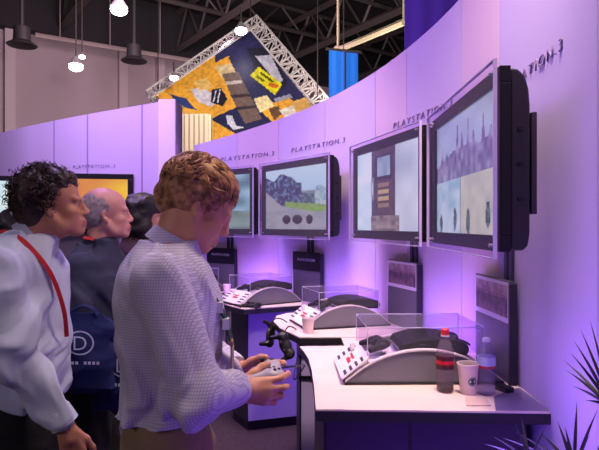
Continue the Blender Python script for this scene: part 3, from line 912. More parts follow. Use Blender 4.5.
# ------------------------------------------------------------------ demo kiosks: arched base, clear cover, label plate, console inside
def arch_pts(L=.62, Hh=.130, n=20, inset=0):
    return [(L*i/n, max(.012, Hh*(1-((2*i/n-1))**2)**.80*(1-.0*i/n)-inset)) for i in range(n+1)]
KL = ['nearest grey arched console stand with clear cover, behind the cola bottle', 'second grey arched console stand, beyond the nearest one',
      'third arched console stand, on the desk with the glowing violet side', 'farthest arched console stand, right behind the checked shirt']
KP = [((.178, 2.17), 1.5), (tuple(pol(3.40, 16.5, 0, .14)[:2]), 17), (tuple(pol(3.40, 34.5, 0, .10)[:2]), 34.5), (tuple(pol(3.42, 50.6, 0, .06)[:2]), 49)]
KI = []
for i, (kp, th) in enumerate(KP):
    t = thing('console_stand', KL[i], 'display stand', (kp[0], kp[1], DZ), R(th), 'arched console stands'); KI.append(t)
    L = .615 if i == 0 else .54; D = .34; ap = arch_pts(L); n = len(ap)-1
    for y in (0, D-.02):
        m = MB(); m.prism_y([(L, 0), (0, 0)]+[(x, z) for x, z in ap], y, y+.02); m.build('arched_side', M_arch, t)
        m = MB(); vs = []; fs = []
        for k, (x, z) in enumerate(ap): vs += [(x, y-.004, z), (x, y+.024, z), (x, y+.024, z+.006), (x, y-.004, z+.006)]
        for k in range(n):
            for q in range(4): fs.append((k*4+q, k*4+(q+1) % 4, k*4+4+(q+1) % 4, k*4+4+q))
        fs += [(3, 2, 1, 0), (n*4, n*4+1, n*4+2, n*4+3)]
        m.add(vs, fs).build('arch_trim', M_archedge, t)
    m = MB(); m.box(-.004, -.006, 0, L+.004, D+.006, .010); m.build('base_strip', M_edge, t)
    # tray between the sides, following the arch a little lower
    m = MB(); ap2 = arch_pts(L, inset=.032)
    vs = []; fs = []
    for x, z in ap2[1:-1]: vs += [(x, .02, .01), (x, D-.02, .01), (x, D-.02, z), (x, .02, z)]
    for k in range(len(ap2)-3):
        for q in range(4): fs.append((k*4+q, k*4+(q+1) % 4, k*4+4+(q+1) % 4, k*4+4+q))
    fs += [(3, 2, 1, 0), tuple((len(ap2)-3)*4+q for q in range(4))]
    m.add(vs, fs).build('tray', M_white if i == 0 else mat('pale_tray', (206, 196, 210), .5), t)
    # label plate on the low end
    M4 = Matrix.Translation((-.012, .0, .018)) @ Matrix.Rotation(-math.atan2(.085, .11), 4, 'Y')
    def PL(x, y, z): return M4 @ Vector((x, y, z))
    m = MB(); m.box(0, .004, 0, .135, D-.004, .006, M4); pl = m.build('label_plate', M_white, t)
    m = MB()
    for k in range(4):
        m.box(.018+.028*k, .015, .006, .030+.028*k, .075, .0075, M4)
        m.box(.018+.028*k, D-.075, .006, .030+.028*k, D-.015, .0075, M4)
    o = m.build('button_marks', M_bodydark, t); o.parent = pl
    m = MB(); m.box(.05, .12, .006, .065, .20, .0075, M4); m.box(.075, .13, .006, .085, .22, .0075, M4); m.box(.062, .16, .006, .080, .175, .0077, M4); o = m.build('red_mark', M_red, t); o.parent = pl
    # clear cover
    x0, x1, z0, z1 = .09, L-.06, .095, .215
    cov = MB(); th_ = .004
    cov.box(x0, .03, z1-th_, x1, D+.03, z1)
    a1_ = cov.build('clear_cover', M_acr, t)
    cv = MB(); cv.box(x0, .03, z0, x0+th_, D+.03, z1-th_); cv.box(x1-th_, .03, z0, x1, D+.03, z1-th_)
    cv.box(x0+th_, .03, z0+.02, x1-th_, .03+th_, z1-th_)
    cv.box(x0+th_, D+.03-th_, z0, x1-th_, D+.03, z1-th_); o = cv.build('cover_wall', M_acr, t); o.parent = a1_
    ed = MB()
    ed.tube([(x0, .03, z1), (x1, .03, z1), (x1, D+.03, z1), (x0, D+.03, z1)], .0022, 6, True)
    for (x, y) in ((x0, .03), (x1, .03), (x0, D+.03), (x1, D+.03)): ed.tube([(x, y, z0-.03), (x, y, z1)], .002, 6)
    o = ed.build('cover_edge', M_acredge, t); o.parent = a1_
    kb = MB(); kb.lathe([(.0, 0), (.011, 0), (.011, .022), (.008, .026), (0, .026)], 16, (.055, .24, .085)); kb.tube([(.055, .24, .03), (.055, .24, .09)], .005, 8); kb.build('lock_knob', mat('pale_knob', (222, 210, 220), .35), t, True)
CLB = ['under the nearest clear cover', 'under the second clear cover', 'under the third clear cover', 'under the farthest clear cover']
for i, (kp, th) in enumerate(KP):
    u_ = Vector((math.cos(R(th)), math.sin(R(th)), 0)); v_ = Vector((-u_.y, u_.x, 0)); B = Vector((kp[0], kp[1], DZ))
    c = B+u_*.365+v_*.17+Vector((0, 0, .100))
    t = thing('game_console', 'black curved game console lying '+CLB[i], 'game console', c, R(th), 'consoles under clear covers')
    prof = [(-.13, 0), (.13, 0), (.14, .02), (.13, .045), (.07, .062), (0, .068), (-.07, .062), (-.13, .045), (-.14, .02)]
    m = MB(); m.prism_y(prof, -.115, .115); m.build('case', M_mattblack, t, bevel=.006)
    m = MB(); m.box(-.142, -.09, .016, -.136, .09, .022); m.build('disc_slot', M_steel, t)
    if i < 3:
        c2 = B+u_*.150+v_*.17+Vector((0, 0, .116))
        g = gamepad('black gamepad lying beside the console '+CLB[i], c2+Vector((0, 0, .012)), (0, R(-6), R(th+8)), M_mattblack, 'gamepads under the covers')
        cb = MB(); pts = []
        for k in range(30):
            a = k/29*4*PI; pts.append(B+u_*(.27+.035*math.cos(a)+.006*k*.3)+v_*(.085+.03*math.sin(a))+Vector((0, 0, .118+.0009*k)))
        cb.tube(pts, .0035, 6); tag(cb.build('coiled_cable', M_cab, smooth=True), 'black looped cable in front of the console '+CLB[i], 'cable', 'cables under the covers')
# loop of cable at the rear of the nearest stand
B = Vector((.178, 2.17, DZ))
cb = MB(); cb.tube([B+Vector((.42+.045*math.cos(a*PI/9)+.01*math.sin(a), .12+.01*math.sin(a*PI/5), .150+.03*math.sin(a*PI/9))) for a in range(0, 34)], .004, 6)
cb.tube([B+Vector((.465+.012*k, .12+.004*k, .150-.002*k*k*.5)) for k in range(6)], .004, 6)
tag(cb.build('looped_cable', M_cab, smooth=True), 'thick black cable looped beside the cola bottle top at the rear of the nearest stand', 'cable')

# ------------------------------------------------------------------ things on the nearest desk
M_pet = clear_mat('clear_bottle_plastic', (238, 226, 236), .10, .97)
t = thing('cola_bottle', 'clear plastic cola bottle with red cap and label, nearly empty', 'bottle', (.542, 2.085, DZ))
MB().lathe([(.0, .002), (.026, .0), (.031, .006), (.0315, .03), (.029, .045), (.0315, .06), (.0335, .085), (.033, .12), (.0335, .135), (.031, .155), (.022, .180), (.0135, .200), (.0125, .215), (.0125, .222)], 28).build('bottle_body', M_pet, t, True)
MB().lathe([(.0, .004), (.024, .003), (.029, .009), (.0292, .024), (0, .024)], 24).build('cola_residue', mat('dark_cola', (40, 14, 16), .15), t, True)
MB().lathe([(.0338, .088), (.0338, .106)], 28).build('label', mat('dark_label_band', (70, 24, 34), .35), t, True)
MB().lathe([(.0340, .106), (.0340, .119)], 28).build('label', mat('red_label_band', (206, 24, 40), .35), t, True)
MB().lathe([(.0338, .119), (.0338, .136)], 28).build('label', mat('dark_label_band', (70, 24, 34), .35), t, True)
MB().lathe([(.0148, .213), (.0148, .231), (.012, .234), (0, .234)], 20).build('cap', mat('red_cap', (214, 36, 40), .35), t, True)
MB().lathe([(.0160, .206), (.0160, .211), (.013, .211)], 20).build('neck_ring', mat('pale_neck_ring', (232, 214, 220), .3), t, True)

t = thing('water_bottle', 'clear plastic water bottle with pale blue label, right of the paper cup', 'bottle', (.686, 2.055, DZ))
pr = [(.0, .003), (.028, .0), (.032, .006), (.032, .02)]
for k in range(6): pr += [(.030, .026+.011*k), (.0325, .031+.011*k)]
pr += [(.032, .095), (.0325, .13), (.033, .148), (.030, .162), (.018, .180), (.013, .188), (.013, .20)]
MB().lathe(pr, 28).build('bottle_body', clear_mat('blue_tinted_bottle', (222, 216, 238), .14, .96), t, True)
MB().lathe([(.0335, .108), (.0335, .140)], 28).build('label', mat('pale_blue_label', (170, 176, 216), .4), t, True)
MB().lathe([(.0337, .100), (.0337, .106)], 28).build('label_stripe', mat('red_label_band', (206, 24, 40), .35), t, True)
MB().lathe([(.0146, .192), (.0146, .205), (.012, .207), (0, .207)], 20).build('cap', mat('clear_white_cap', (216, 206, 232), .35), t, True)

t = thing('paper_cup', 'white paper cup with a round green emblem, between the two bottles', 'cup', (.620, 2.06, DZ))
MB().lathe([(.0, .004), (.027, .003), (.0275, .0), (.0285, .002), (.0385, .110), (.0375, .110), (.0278, .008), (0, .008)], 32).build('cup_wall', mat('white_paper', (238, 214, 208), .6), t, True)
MB().tube([(.0390*math.cos(a*PI/16), .0390*math.sin(a*PI/16), .111) for a in range(32)], .0022, 8, True).build('rolled_rim', mat('white_paper_rim', (246, 226, 220), .5), t, True)
def cup_patch(r0, r1, cz, dth, nm, m, t, ca):
    mb = MB(); n = 24; vs = []; fs = []
    for k in range(n):
        a = 2*PI*k/n
        for rr in (r0, r1):
            zz = cz+rr*math.sin(a); rad = .0285+(.010)*(zz/.110)+.0006+dth; ang = ca+rr*math.cos(a)/rad
            vs.append((rad*math.cos(ang), rad*math.sin(ang), zz))
    for k in range(n): fs.append((2*k, 2*k+1, (2*((k+1) % n))+1, 2*((k+1) % n)))
    return mb.add(vs, fs).build(nm, m, t)
ca = R(-78)
cup_patch(.0, .0165, .052, 0, 'emblem', mat('green_emblem', (44, 84, 84), .5), t, ca)
cup_patch(.0115, .0130, .052, .0003, 'emblem_ring', mat('pale_emblem_ring', (206, 210, 206), .5), t, ca)
MB().lathe([(0, .098), (.0365, .098)], 24).build('drink', mat('milky_coffee', (150, 110, 90), .3), t)

def flat_sheet(name, label, cat, pts, m, z, th=.0008, parts=None):
    p0 = pts[0]; t = MB().prism([(a-p0[0], b-p0[1]) for a, b in pts], 0, th).build(name, m); t.location = (p0[0], p0[1], z)
    return tag(t, label, cat)
flat_sheet('printed_sheet', 'thin violet-grey translucent sheet lying on the right corner of the nearest desk', 'paper', [(.655, 1.87), (.832, 1.862), (.836, 2.13), (.70, 2.02)], mat('violet_grey_sheet', (122, 108, 150), .3), DZ+.0015)
flat_sheet('paper_napkin', 'beige folded napkin in front of the paper cup', 'napkin', [(.57, 1.915), (.655, 1.915), (.668, 2.00), (.595, 2.01)], mat('beige_napkin', (206, 178, 170), .8), DZ+.001, .003)
t = thing('power_adapter', 'small dark adapter block behind the water bottle', 'adapter', (.765, 2.09, DZ), R(20))
MB().box(-.02, -.03, 0, .02, .03, .02).build('block', M_black, t, bevel=.003); MB().tube([(.0, .03, .01), (.01, .08, .006), (.04, .12, .006)], .003, 6).build('cord', M_cab, t, True)

# cups further back
def small_cup(label, x, y, m=None):
    t = thing('drinking_cup', label, 'cup', (x, y, DZ), 0, 'small cups on the far desks')
    MB().lathe([(0, .003), (.028, 0), (.036, .085), (.0345, .085), (.0265, .006), (0, .006)], 24).build('cup_wall', mat('pink_white_paper', (232, 204, 206), .6), t, True)
    MB().tube([(.0358*math.cos(a*PI/12), .0358*math.sin(a*PI/12), .085) for a in range(24)], .002, 6, True).build('rolled_rim', M_white, t, True)
q = at(308, 329, 3.22); small_cup('small pinkish paper cup at the low end of the second console stand', q.x, q.y)
q = at(227, 287, 5.05); small_cup('small pink cup standing on the far part of the third desk', q.x, q.y)
q = at(314, 300, 4.62)

# gamepads hanging by their cords from the corner of the second desk
def hanging_pad(label, x, y, z, rot, gx, gy):
    g = gamepad(label, (x, y, z), rot, M_black, 'gamepads hanging from the second desk')
    cb = MB()
    A = Vector((x, y, z+.035)); Bp = Vector((gx, gy, DZ+.004))
    mid = (A+Bp)/2+Vector((-.03, -.03, .09))
    pts = [A*(1-s)**2+mid*2*s*(1-s)+Bp*s*s for s in [k/14 for k in range(15)]]
    cb.tube(pts, .004, 6)
    o = cb.build('gamepad_cord', M_cab, smooth=True); Mw = Matrix.Translation((x, y, z)) @ Euler(rot).to_matrix().to_4x4()
    for v in o.data.vertices: v.co = Mw.inverted() @ v.co
    o.parent = g
hanging_pad('black gamepad hanging highest, left of the second desk corner', -.185, 3.46, .925, (R(80), R(20), R(40)), -.08, 3.55)
hanging_pad('black gamepad hanging lower, just left of the second desk edge', -.085, 3.12, .925, (R(70), R(-20), R(10)), -.02, 3.30)
gamepad('black gamepad lying on the third desk beside the arched stand', pol(3.46, 34.5, DZ+.021, .05), (0, 0, R(60)), M_black, 'gamepads lying on desks')
q = at(333, 300, 4.4)

# ------------------------------------------------------------------ palm at the lower right
t = thing('potted_palm', 'dark spiky palm at the lower right corner, in front of the curved wall', 'plant', (.585, 1.30, 0))
MB().lathe([(0, 0), (.10, 0), (.105, .01), (.135, .26), (.14, .28), (.125, .28), (.12, .25), (0, .24)], 28).build('pot', mat('dark_pot', (40, 34, 40), .6), t, True)
MB().lathe([(0, .245), (.12, .245)], 20).build('soil', mat('dark_soil', (40, 28, 22), 1, noise=.3, nscale=60), t)
M_leaf = mat('dark_palm_leaf', (34, 36, 40), .5, noise=.3, nscale=10)
mb = MB(); mb.tube([(0, 0, .24), (.01, .0, .45), (.0, .01, .66)], [.03, .024, .018], 10); mb.build('stem', mat('palm_stem', (52, 44, 40), .8, noise=.3, nscale=30), t, True)
def blade(mb, a, b, w_, droop=0.02):
    a = Vector(a); b = Vector(b); d = b-a; s = d.cross(Vector((0, 1, .2))).normalized()*w_; n = 6; vs = []
    nn = d.cross(s).normalized()*(w_*.25)
    for i in range(n+1):
        f_ = i/n; p = a+d*f_+Vector((0, 0, -droop*f_*f_)); ww = (math.sin(PI*min(1, f_*.85+.12))**.7)*(1-f_**3)+.02
        vs += [p-s*ww, p+nn*ww, p+s*ww, p-nn*ww*.2]
    fs = [(i*4+k, i*4+(k+1) % 4, i*4+4+(k+1) % 4, i*4+4+k) for i in range(n) for k in range(4)]+[(3, 2, 1, 0), (n*4, n*4+1, n*4+2, n*4+3)]
    mb.add(vs, fs)
O = Vector((.585, 1.30, 0))
def fan(basepx, Yb, tips, w_=.006, petiole=True):
    mb = MB(); b_ = at(basepx[0], basepx[1], Yb)-O
    if petiole: mb.tube([(0, .01, .64), (b_*.5+Vector((0, 0, .36))), b_], [.006, .004, .003], 6)
    for (px, py, Y) in tips: blade(mb, b_, at(px, py, Y)-O, w_)
    mb.build('frond', M_leaf, t, True)
fan((612, 408), 1.30, [(571, 345, 1.34), (566, 362, 1.40), (572, 378, 1.44), (574, 332, 1.30), (580, 320, 1.36), (585, 392, 1.3), (563, 352, 1.45), (590, 312, 1.42), (600, 318, 1.3)], .0042)
fan((574, 470), 1.30, [(577, 392, 1.30), (557, 412, 1.34), (565, 418, 1.26), (540, 425, 1.36), (515, 424, 1.42), (502, 430, 1.46), (598, 400, 1.28), (590, 425, 1.2), (548, 440, 1.25)], .0045)
fan((530, 462), 1.34, [(514, 413, 1.36), (521, 410, 1.40), (484, 436, 1.42), (492, 428, 1.38), (545, 420, 1.3), (500, 446, 1.3)], .0034)
fan((620, 470), 1.25, [(600, 412, 1.25), (610, 400, 1.2), (606, 385, 1.2)], .0045)

# ------------------------------------------------------------------ people
def rotm(pitch=0, yaw=0, roll=0):
    """head frame: x forward, y left, z up; positive pitch looks up"""
    return (Matrix.Rotation(R(yaw), 3, 'Z') @ Matrix.Rotation(R(-pitch), 3, 'Y') @ Matrix.Rotation(R(roll), 3, 'X'))

def head_shape(F, C, Rm, s=1.0, closed=False):
    C = Vector(C)
    def T(p): return tuple(C+Rm @ (Vector(p)*s))
    def E(c, r, k=.012, op='add', rot=None):
        M = Rm if rot is None else Rm @ rot
        F.ell(T(c), tuple(x*s for x in r), k, M, op)
    def K(a, b, ra, rb, k=.010, op='add'): F.cone(T(a), T(b), ra*s, rb*s, k, op)
    E((-.014, 0, .038), (.100, .077, .088)); E((-.035, 0, .01), (.075, .068, .07), .02)
    E((.040, 0, .035), (.050, .062, .060), .02)
    E((.042, 0, -.030), (.050, .056, .078), .02)
    for y in (-1, 1):
        K((-.002, y*.056, -.045), (.030, y*.046, -.082), .017, .016, .02)
        K((.030, y*.046, -.082), (.070, y*.014, -.102), .016, .014, .02)
        K((.080, y*.044, .016), (.091, y*.014, .013), .011, .010, .012)
        E((.062, y*.042, -.030), (.024, .022, .020), .016); E((.050, y*.034, -.060), (.030, .022, .034), .02)
    E((.074, 0, -.098), (.020, .022, .018), .014)
    E((.085, 0, -.070), (.018, .026, .022), .014)
    for y in (-1, 1): E((.097, y*.031, -.006), (.010, .016, .011), .012, 'sub')
    K((.092, 0, .006), (.108, 0, -.032), .0085, .0105, .012)
    E((.107, 0, -.037), (.0120, .0115, .0100), .008)
    for y in (-1, 1): E((.099, y*.012, -.041), (.0110, .0065, .0080), .006); E((.104, y*.0065, -.048), (.004, .003, .004), .003, 'sub')
    K((.089, -.019, -.069), (.0975, 0, -.066), .0055, .0065, .006); K((.089, .019, -.069), (.0975, 0, -.066), .0055, .0065, .006)
    K((.086, -.016, -.079), (.0945, 0, -.080), .006, .0070, .006); K((.086, .016, -.079), (.0945, 0, -.080), .006, .0070, .006)
    for y in (-1, 1): K((.090, y*.019, -.0735), (.103, 0, -.0732), .0012, .0014, .003, 'sub')
    for y in (-1, 1):
        E((.079, y*.031, -.006), (.0125, .0125, .0125), .002)
        K((.084, y*.042, .004), (.091, y*.022, .005), .003, .0028, .004)
        if closed: E((.081, y*.031, -.004), (.0138, .0145, .0125), .003)
    for y in (-1, 1):
        rt = Matrix.Rotation(R(y*22), 3, 'Z') @ Matrix.Rotation(R(-12), 3, 'Y')
        E((-.006, y*.081, -.010), (.018, .0075, .031), .004, 'add', rt)
        E((.002, y*.088, -.006), (.010, .006, .017), .004, 'sub', rt)
        E((-.002, y*.079, -.034), (.009, .006, .010), .004)
    return T

def hand_shape(F, W, pts, palm, s=1.0):
    """W wrist, palm = knuckle centre, pts = list of finger chains"""
    W = Vector(W); K_ = Vector(palm)
    for ch, r0 in pts:
        n = len(ch); F.chain(ch, [r0*(1-.12*i)*s for i in range(n)], .004)

def relaxed_hand(F, W, fwd, side, s=1.0, tip=(0, 0, -1)):
    """a hanging hand: W wrist, fwd = body forward, side = outward"""
    W = Vector(W); d = Vector(tip).normalized(); f = Vector(fwd).normalized(); o = Vector(side).normalized()
    F.cone(tuple(W), tuple(W+d*.045*s), .024*s, .026*s, .01)
    for i, a in enumerate((.030, .010, -.010, -.029)):
        L = (.040, .045, .042, .033)[i]*s
        k0 = W+d*.03*s+f*a*.7*s; k1 = W+d*.088*s+f*a*s
        F.cone(tuple(k0), tuple(k1), .015*s, .0115*s, .010)
        k2 = k1+d*L-o*.006*s+f*.003; k3 = k2+d*L*.62-o*.016*s; k4 = k3+d*L*.38-o*.018*s
        F.chain([tuple(k1), tuple(k2), tuple(k3), tuple(k4)], [.0095*s, .0085*s, .0078*s, .007*s], .003)
    t0 = W+d*.02*s+f*.018*s; t1 = W+d*.055*s+f*.046*s-o*.012*s; t2 = t1+d*.032*s+f*.010*s-o*.008*s; t3 = t2+d*.024*s-o*.006*s
    F.chain([tuple(t0), tuple(t1), tuple(t2), tuple(t3)], [.015*s, .0115*s, .0095*s, .0085*s], .008)

BASE_LEV = [(.88, -.005, 0, .095, .155), (.96, -.01, 0, .112, .168), (1.04, -.005, 0, .108, .160), (1.12, .0, 0, .098, .148), (1.22, .002, 0, .102, .150),
            (1.33, .004, 0, .115, .165), (1.41, .002, 0, .115, .172), (1.475, .0, 0, .098, .165), (1.52, .002, 0, .072, .120), (1.555, .008, 0, .056, .068)]

def skin_mat(name, rgb, lip, C, Rm, s, T):
    m = mat(name, rgb, .55, noise=.06, nscale=25, bump=.05, bscale=300)
    return m

def person(label, loc, yaw, k, head_c, head_rot, skin, arms, shirt, pants, hands, hz=.005, hs=1.0, shirt_hem=1.08, wr=(.004, 60), hair=None,
           hunch=0.0, legs=True, sleeve=(.062, .054, .050, .042), untuck=0.0, belly=0.0, group=None, iris=(60, 50, 40), pants_top=1.10, seed=3, closed=False):
    """heights are in metres for a 1.86 m figure and are scaled by k"""
    t = thing('person', label, 'person', loc, R(yaw), group)
    S = lambda p: (p[0]*k, p[1]*k, p[2]*k)
    lev = [(z*k, (x+hunch*max(0, z-1.1)*.0)*k, y*k, (rx+belly*math.exp(-((z-1.15)/.15)**2))*k, ry*k) for z, x, y, rx, ry in BASE_LEV]
    Rm = rotm(*head_rot); Hc = Vector(S(head_c)); hsz = k*hs
    # --- one continuous body
    allp = [Hc]+[Vector(S(p)) for a in arms for p in a]
    lo = [min(min(p[i] for p in allp)-.17, -.20) for i in range(3)]; hi = [max(max(p[i] for p in allp)+.17, .22) for i in range(3)]
    lo[2] = -.01; lo[1] = min(lo[1], -.30)+.06; hi[1] = max(hi[1], .30)-.06
    F = Field(lo, hi, hz)
    F.loft([(z, x, y, rx*.93, ry*.93) for z, x, y, rx, ry in lev], .02)
    nb_ = Vector((.002*k, 0, 1.50*k)); nt_ = Hc+Rm @ Vector((-.022, 0, -.045))*hsz
    F.cone(tuple(nb_), tuple(nt_), .060*k, .056*k, .03)
    F.cone(tuple((nb_+nt_)/2), tuple(Hc+Rm @ Vector((.045, 0, -.085))*hsz), .040*k, .022*k, .03)
    T = head_shape(F, Hc, Rm, hsz, closed)
    for (sh, el, wr_) in arms:
        a, b, c = S(sh), S(el), S(wr_)
        F.cone(a, b, .050*k, .040*k, .03); m_ = tuple((Vector(b)*.6+Vector(c)*.4)); F.cone(b, m_, .036*k, .034*k, .01); F.cone(m_, c, .034*k, .024*k, .01)
    for kind, data in hands:
        if kind == 'relaxed':
            W, side, tip = data; relaxed_hand(F, S(W), (1, 0, 0), side, k*.98, tip)
        else:
            for ch, rr, kk in data: F.chain([S(p) for p in ch], [x*k for x in rr], kk)
    if legs:
        for y in (-1, 1):
            F.cone(S((0, y*.085, .93)), S((.015, y*.095, .50)), .085*k, .055*k, .03); F.cone(S((.015, y*.095, .50)), S((-.015, y*.10, .09)), .052*k, .036*k, .02)
            F.cone(S((-.02, y*.10, .05)), S((.12, y*.115, .035)), .036*k, .030*k, .02)
    me = F.mesh('body')
    body = link_mesh('body', me, [skin], t)
    mi_lip = mat('lip_tone_'+skin.name, tuple(x for x in (168, 96, 88)), .45)
    me.materials.append(mi_lip); me.materials.append(mat('eye_white', (176, 160, 158), .3)); me.materials.append(mat('iris_%d' % iris[0], iris, .15))
    # lips and eyes coloured by place
    Ri = Rm.inverted()
    co = np.zeros(len(me.polygons)*3, np.float32); me.polygons.foreach_get('center', co); co = co.reshape(-1, 3)
    q = (co-np.array(Hc))@np.array(Ri).T/hsz
    mi = np.zeros(len(q), np.int32)
    lips = (q[:, 0] > .0885) & (np.abs(q[:, 1]) < .022) & (q[:, 2] < -.0605) & (q[:, 2] > -.0875)
    mi[lips] = 1
    for y in (-1, 1):
        d = np.sqrt((q[:, 0]-.079)**2+(q[:, 1]-y*.031)**2+(q[:, 2]+.006)**2)
        eye = (not closed) & (d < .0136) & (q[:, 0] > .083) & (np.abs(q[:, 2]+.006) < .0045); mi[eye] = 2
        ir = eye & (np.sqrt((q[:, 1]-y*.031)**2+(q[:, 2]+.006)**2) < .0055); mi[ir] = 3
    me.polygons.foreach_set('material_index', mi)
    # --- shirt or jacket
    F = Field([lo[0], lo[1]-.05, min(shirt_hem*k, min(S(a[2])[2] for a in arms))-.06], [hi[0], hi[1]+.05, 1.62*k], hz*1.1)
    g = .020
    L2 = [(z, x, y, rx, ry) for z, x, y, rx, ry in lev]
    L2 = [(max(z, shirt_hem*k), x, y, rx+untuck*k*math.exp(-((z-1.12*k)/.13)**2), ry+untuck*.6*k*math.exp(-((z-1.12*k)/.13)**2)) for z, x, y, rx, ry in L2 if z > (shirt_hem-.07)*k]
    # keep levels strictly increasing
    LL = []
    for l in L2:
        if LL and l[0] <= LL[-1][0]+1e-3: LL[-1] = l
        else: LL.append(l)
    F.loft(LL, .02, g)
    for (sh, el, wr_) in arms:
        a, b, c = Vector(S(sh)), Vector(S(el)), Vector(S(wr_)); ends = c+(b-c).normalized()*.028
        F.cone(tuple(a), tuple(b), sleeve[0]*k, sleeve[1]*k, .022); F.cone(tuple(b), tuple(ends), sleeve[2]*k, sleeve[3]*k, .03)
        bb_ = b+(b-(a+c)/2).normalized()*.0; F.ell(tuple(bb_), tuple([sleeve[1]*1.03*k]*3), .02)
    if hunch: F.ell(S((-.045, 0, 1.43)), (.062*k, .14*k, .11*k), .05)
    F.cone(S((.0, .0, 1.50)), tuple(nb_*.80+nt_*.20), .074*k, .064*k, .03)
    F.wrinkle(wr[0], wr[1], seed)
    # opening round the neck so the skin shows
    nd = (nt_-nb_).normalized()
    if min(S(a[2])[2] for a in arms) > shirt_hem*k: F.cut_plane((0, 0, shirt_hem*k+.014), (0, 0, -1))
    sh_me = F.mesh('shirt'); so = link_mesh('shirt', sh_me, shirt, t)
    # collar
    cb = MB(); u0 = Vector((1, 0, 0)); ax = (nd+Vector((.25, 0, .0))).normalized(); side = Vector((0, 1, 0)); fw = side.cross(ax).normalized()
    cc = nb_*.60+nt_*.40+Vector((.004, 0, .004)); vs = []; n = 40
    for i in range(n+1):
        a = R(14)+(2*PI-R(28))*i/n
        dr = fw*math.cos(a)*.068*k+side*math.sin(a)*.066*k
        dn = Vector((dr.x, dr.y, 0)).normalized()*.016*k
        p0_ = cc+dr; hh = (.034+.012*math.cos(a))*k
        vs += [p0_+dn*.9-ax*hh*.75, p0_+dn*.12+ax*.016*k, p0_-dn*.05+ax*.014*k, p0_-dn*.1-ax*hh*.8]
    fs = [(i*4+q_, i*4+(q_+1) % 4, i*4+4+(q_+1) % 4, i*4+4+q_) for i in range(n) for q_ in range(4)]+[(3, 2, 1, 0), (n*4, n*4+1, n*4+2, n*4+3)]
    co_ = cb.add(vs, fs).build('collar', shirt, t, True); co_.parent = so
    # cuffs
    for (sh, el, wr_) in arms:
        b, c = Vector(S(el)), Vector(S(wr_)); d = (c-b).normalized()
        m = MB(); e0 = c-d*.055*k; e1_ = c-d*.004*k; r_ = (sleeve[3]-.003)*k
        m.tube([e0-d*.012, e0, e1_, e1_+d*.0005, e1_-d*.012], [r_*.9, r_, r_*1.0, r_*.86, r_*.84], 24); q0 = m.build('cuff', shirt, t, True); q0.parent = so
    # --- trousers
    if pants is not None:
        F = Field([-.24*k, -.28*k, 0], [.24*k, .28*k, (pants_top+.03)*k], hz*1.5)
        F.loft([(.86*k, -.005*k, 0, .100*k, .165*k), (.96*k, -.012*k, 0, .118*k, .175*k), (1.04*k, -.005*k, 0, .114*k, .168*k), (pants_top*k, 0, 0, .096*k+belly*.8, .148*k)], .02, .004)
        for y in (-1, 1):
            F.cone(S((0, y*.088, .92)), S((.015, y*.098, .50)), .096*k, .072*k, .03); F.cone(S((.015, y*.098, .50)), S((-.005, y*.102, .09)), .072*k, .060*k, .02)
        F.wrinkle(.004, 38, seed+5)
        link_mesh('trousers', F.mesh('trousers'), pants, t)
        m = MB()
        pts = [(.118*math.cos(a*PI/18)*k, .172*math.sin(a*PI/18)*k, (pants_top-.035)*k) for a in range(36)]
        for dz in (0,):
            vs = []; n = len(pts)
            for p in pts:
                q2 = Vector(p); o_ = Vector((p[0], p[1], 0)).normalized()*.005
                vs += [q2+o_-Vector((0, 0, .016)), q2+o_+Vector((0, 0, .016)), q2-o_+Vector((0, 0, .016)), q2-o_-Vector((0, 0, .016))]
            m.add(vs, [(i*4+j, i*4+(j+1) % 4, ((i+1) % n)*4+(j+1) % 4, ((i+1) % n)*4+j) for i in range(n) for j in range(4)])
        if not closed: m.build('belt', mat('dark_belt', (38, 28, 26), .5), t, True)
        for y in (-1, 1):
            F = Field([-.12, y*.105*k-.08, -.005], [.24, y*.105*k+.08, .14], .007)
            F.ell((.05*k, y*.105*k, .035), (.145*k, .048*k, .036), .01); F.ell((-.02*k, y*.102*k, .075), (.055*k, .045*k, .05), .02); F.cut_plane((0, 0, .004), (0, 0, -1))
            link_mesh('shoe', F.mesh('shoe'), mat('dark_leather', (30, 24, 24), .35), t)
    return t, T, Hc, Rm, hsz, so, S, k

def hair_cap(t, Hc, Rm, s, m, parts, cuts, h=.0035, wrk=(.003, 140), name='hair', seed=5):
    lo = Hc-Vector((.17, .17, .19))*s; hi = Hc+Vector((.17, .17, .19))*s
    F = Field(lo, hi, h)
    for c, r, k in parts: F.ell(tuple(Hc+Rm @ (Vector(c)*s)), tuple(x*s for x in r), k, Rm)
    F.wrinkle(wrk[0], wrk[1], seed, 6)
    for c, r, k in cuts: F.ell(tuple(Hc+Rm @ (Vector(c)*s)), tuple(x*s for x in r), k, Rm, 'sub')
    o = link_mesh(name, F.mesh(name), m, t); return o

def locks(t, hair, Hc, Rm, s, m, n, gen, name='hair_locks', seed=1):
    """strands as tapered tubes; gen(rs) -> list of head-frame points and radius, or None"""
    rs = np.random.RandomState(seed); mb = MB(); c = 0; tries = 0
    while c < n and tries < n*6:
        tries += 1; g = gen(rs)
        if g is None: continue
        pts, r0 = g; L = len(pts)
        mb.tube([Hc+Rm @ (Vector(p)*s) for p in pts], [r0*s*(1-.75*(i/(L-1))**1.5) for i in range(L)], 5); c += 1
    o = mb.build(name, m, t, True); o.parent = hair
    return o

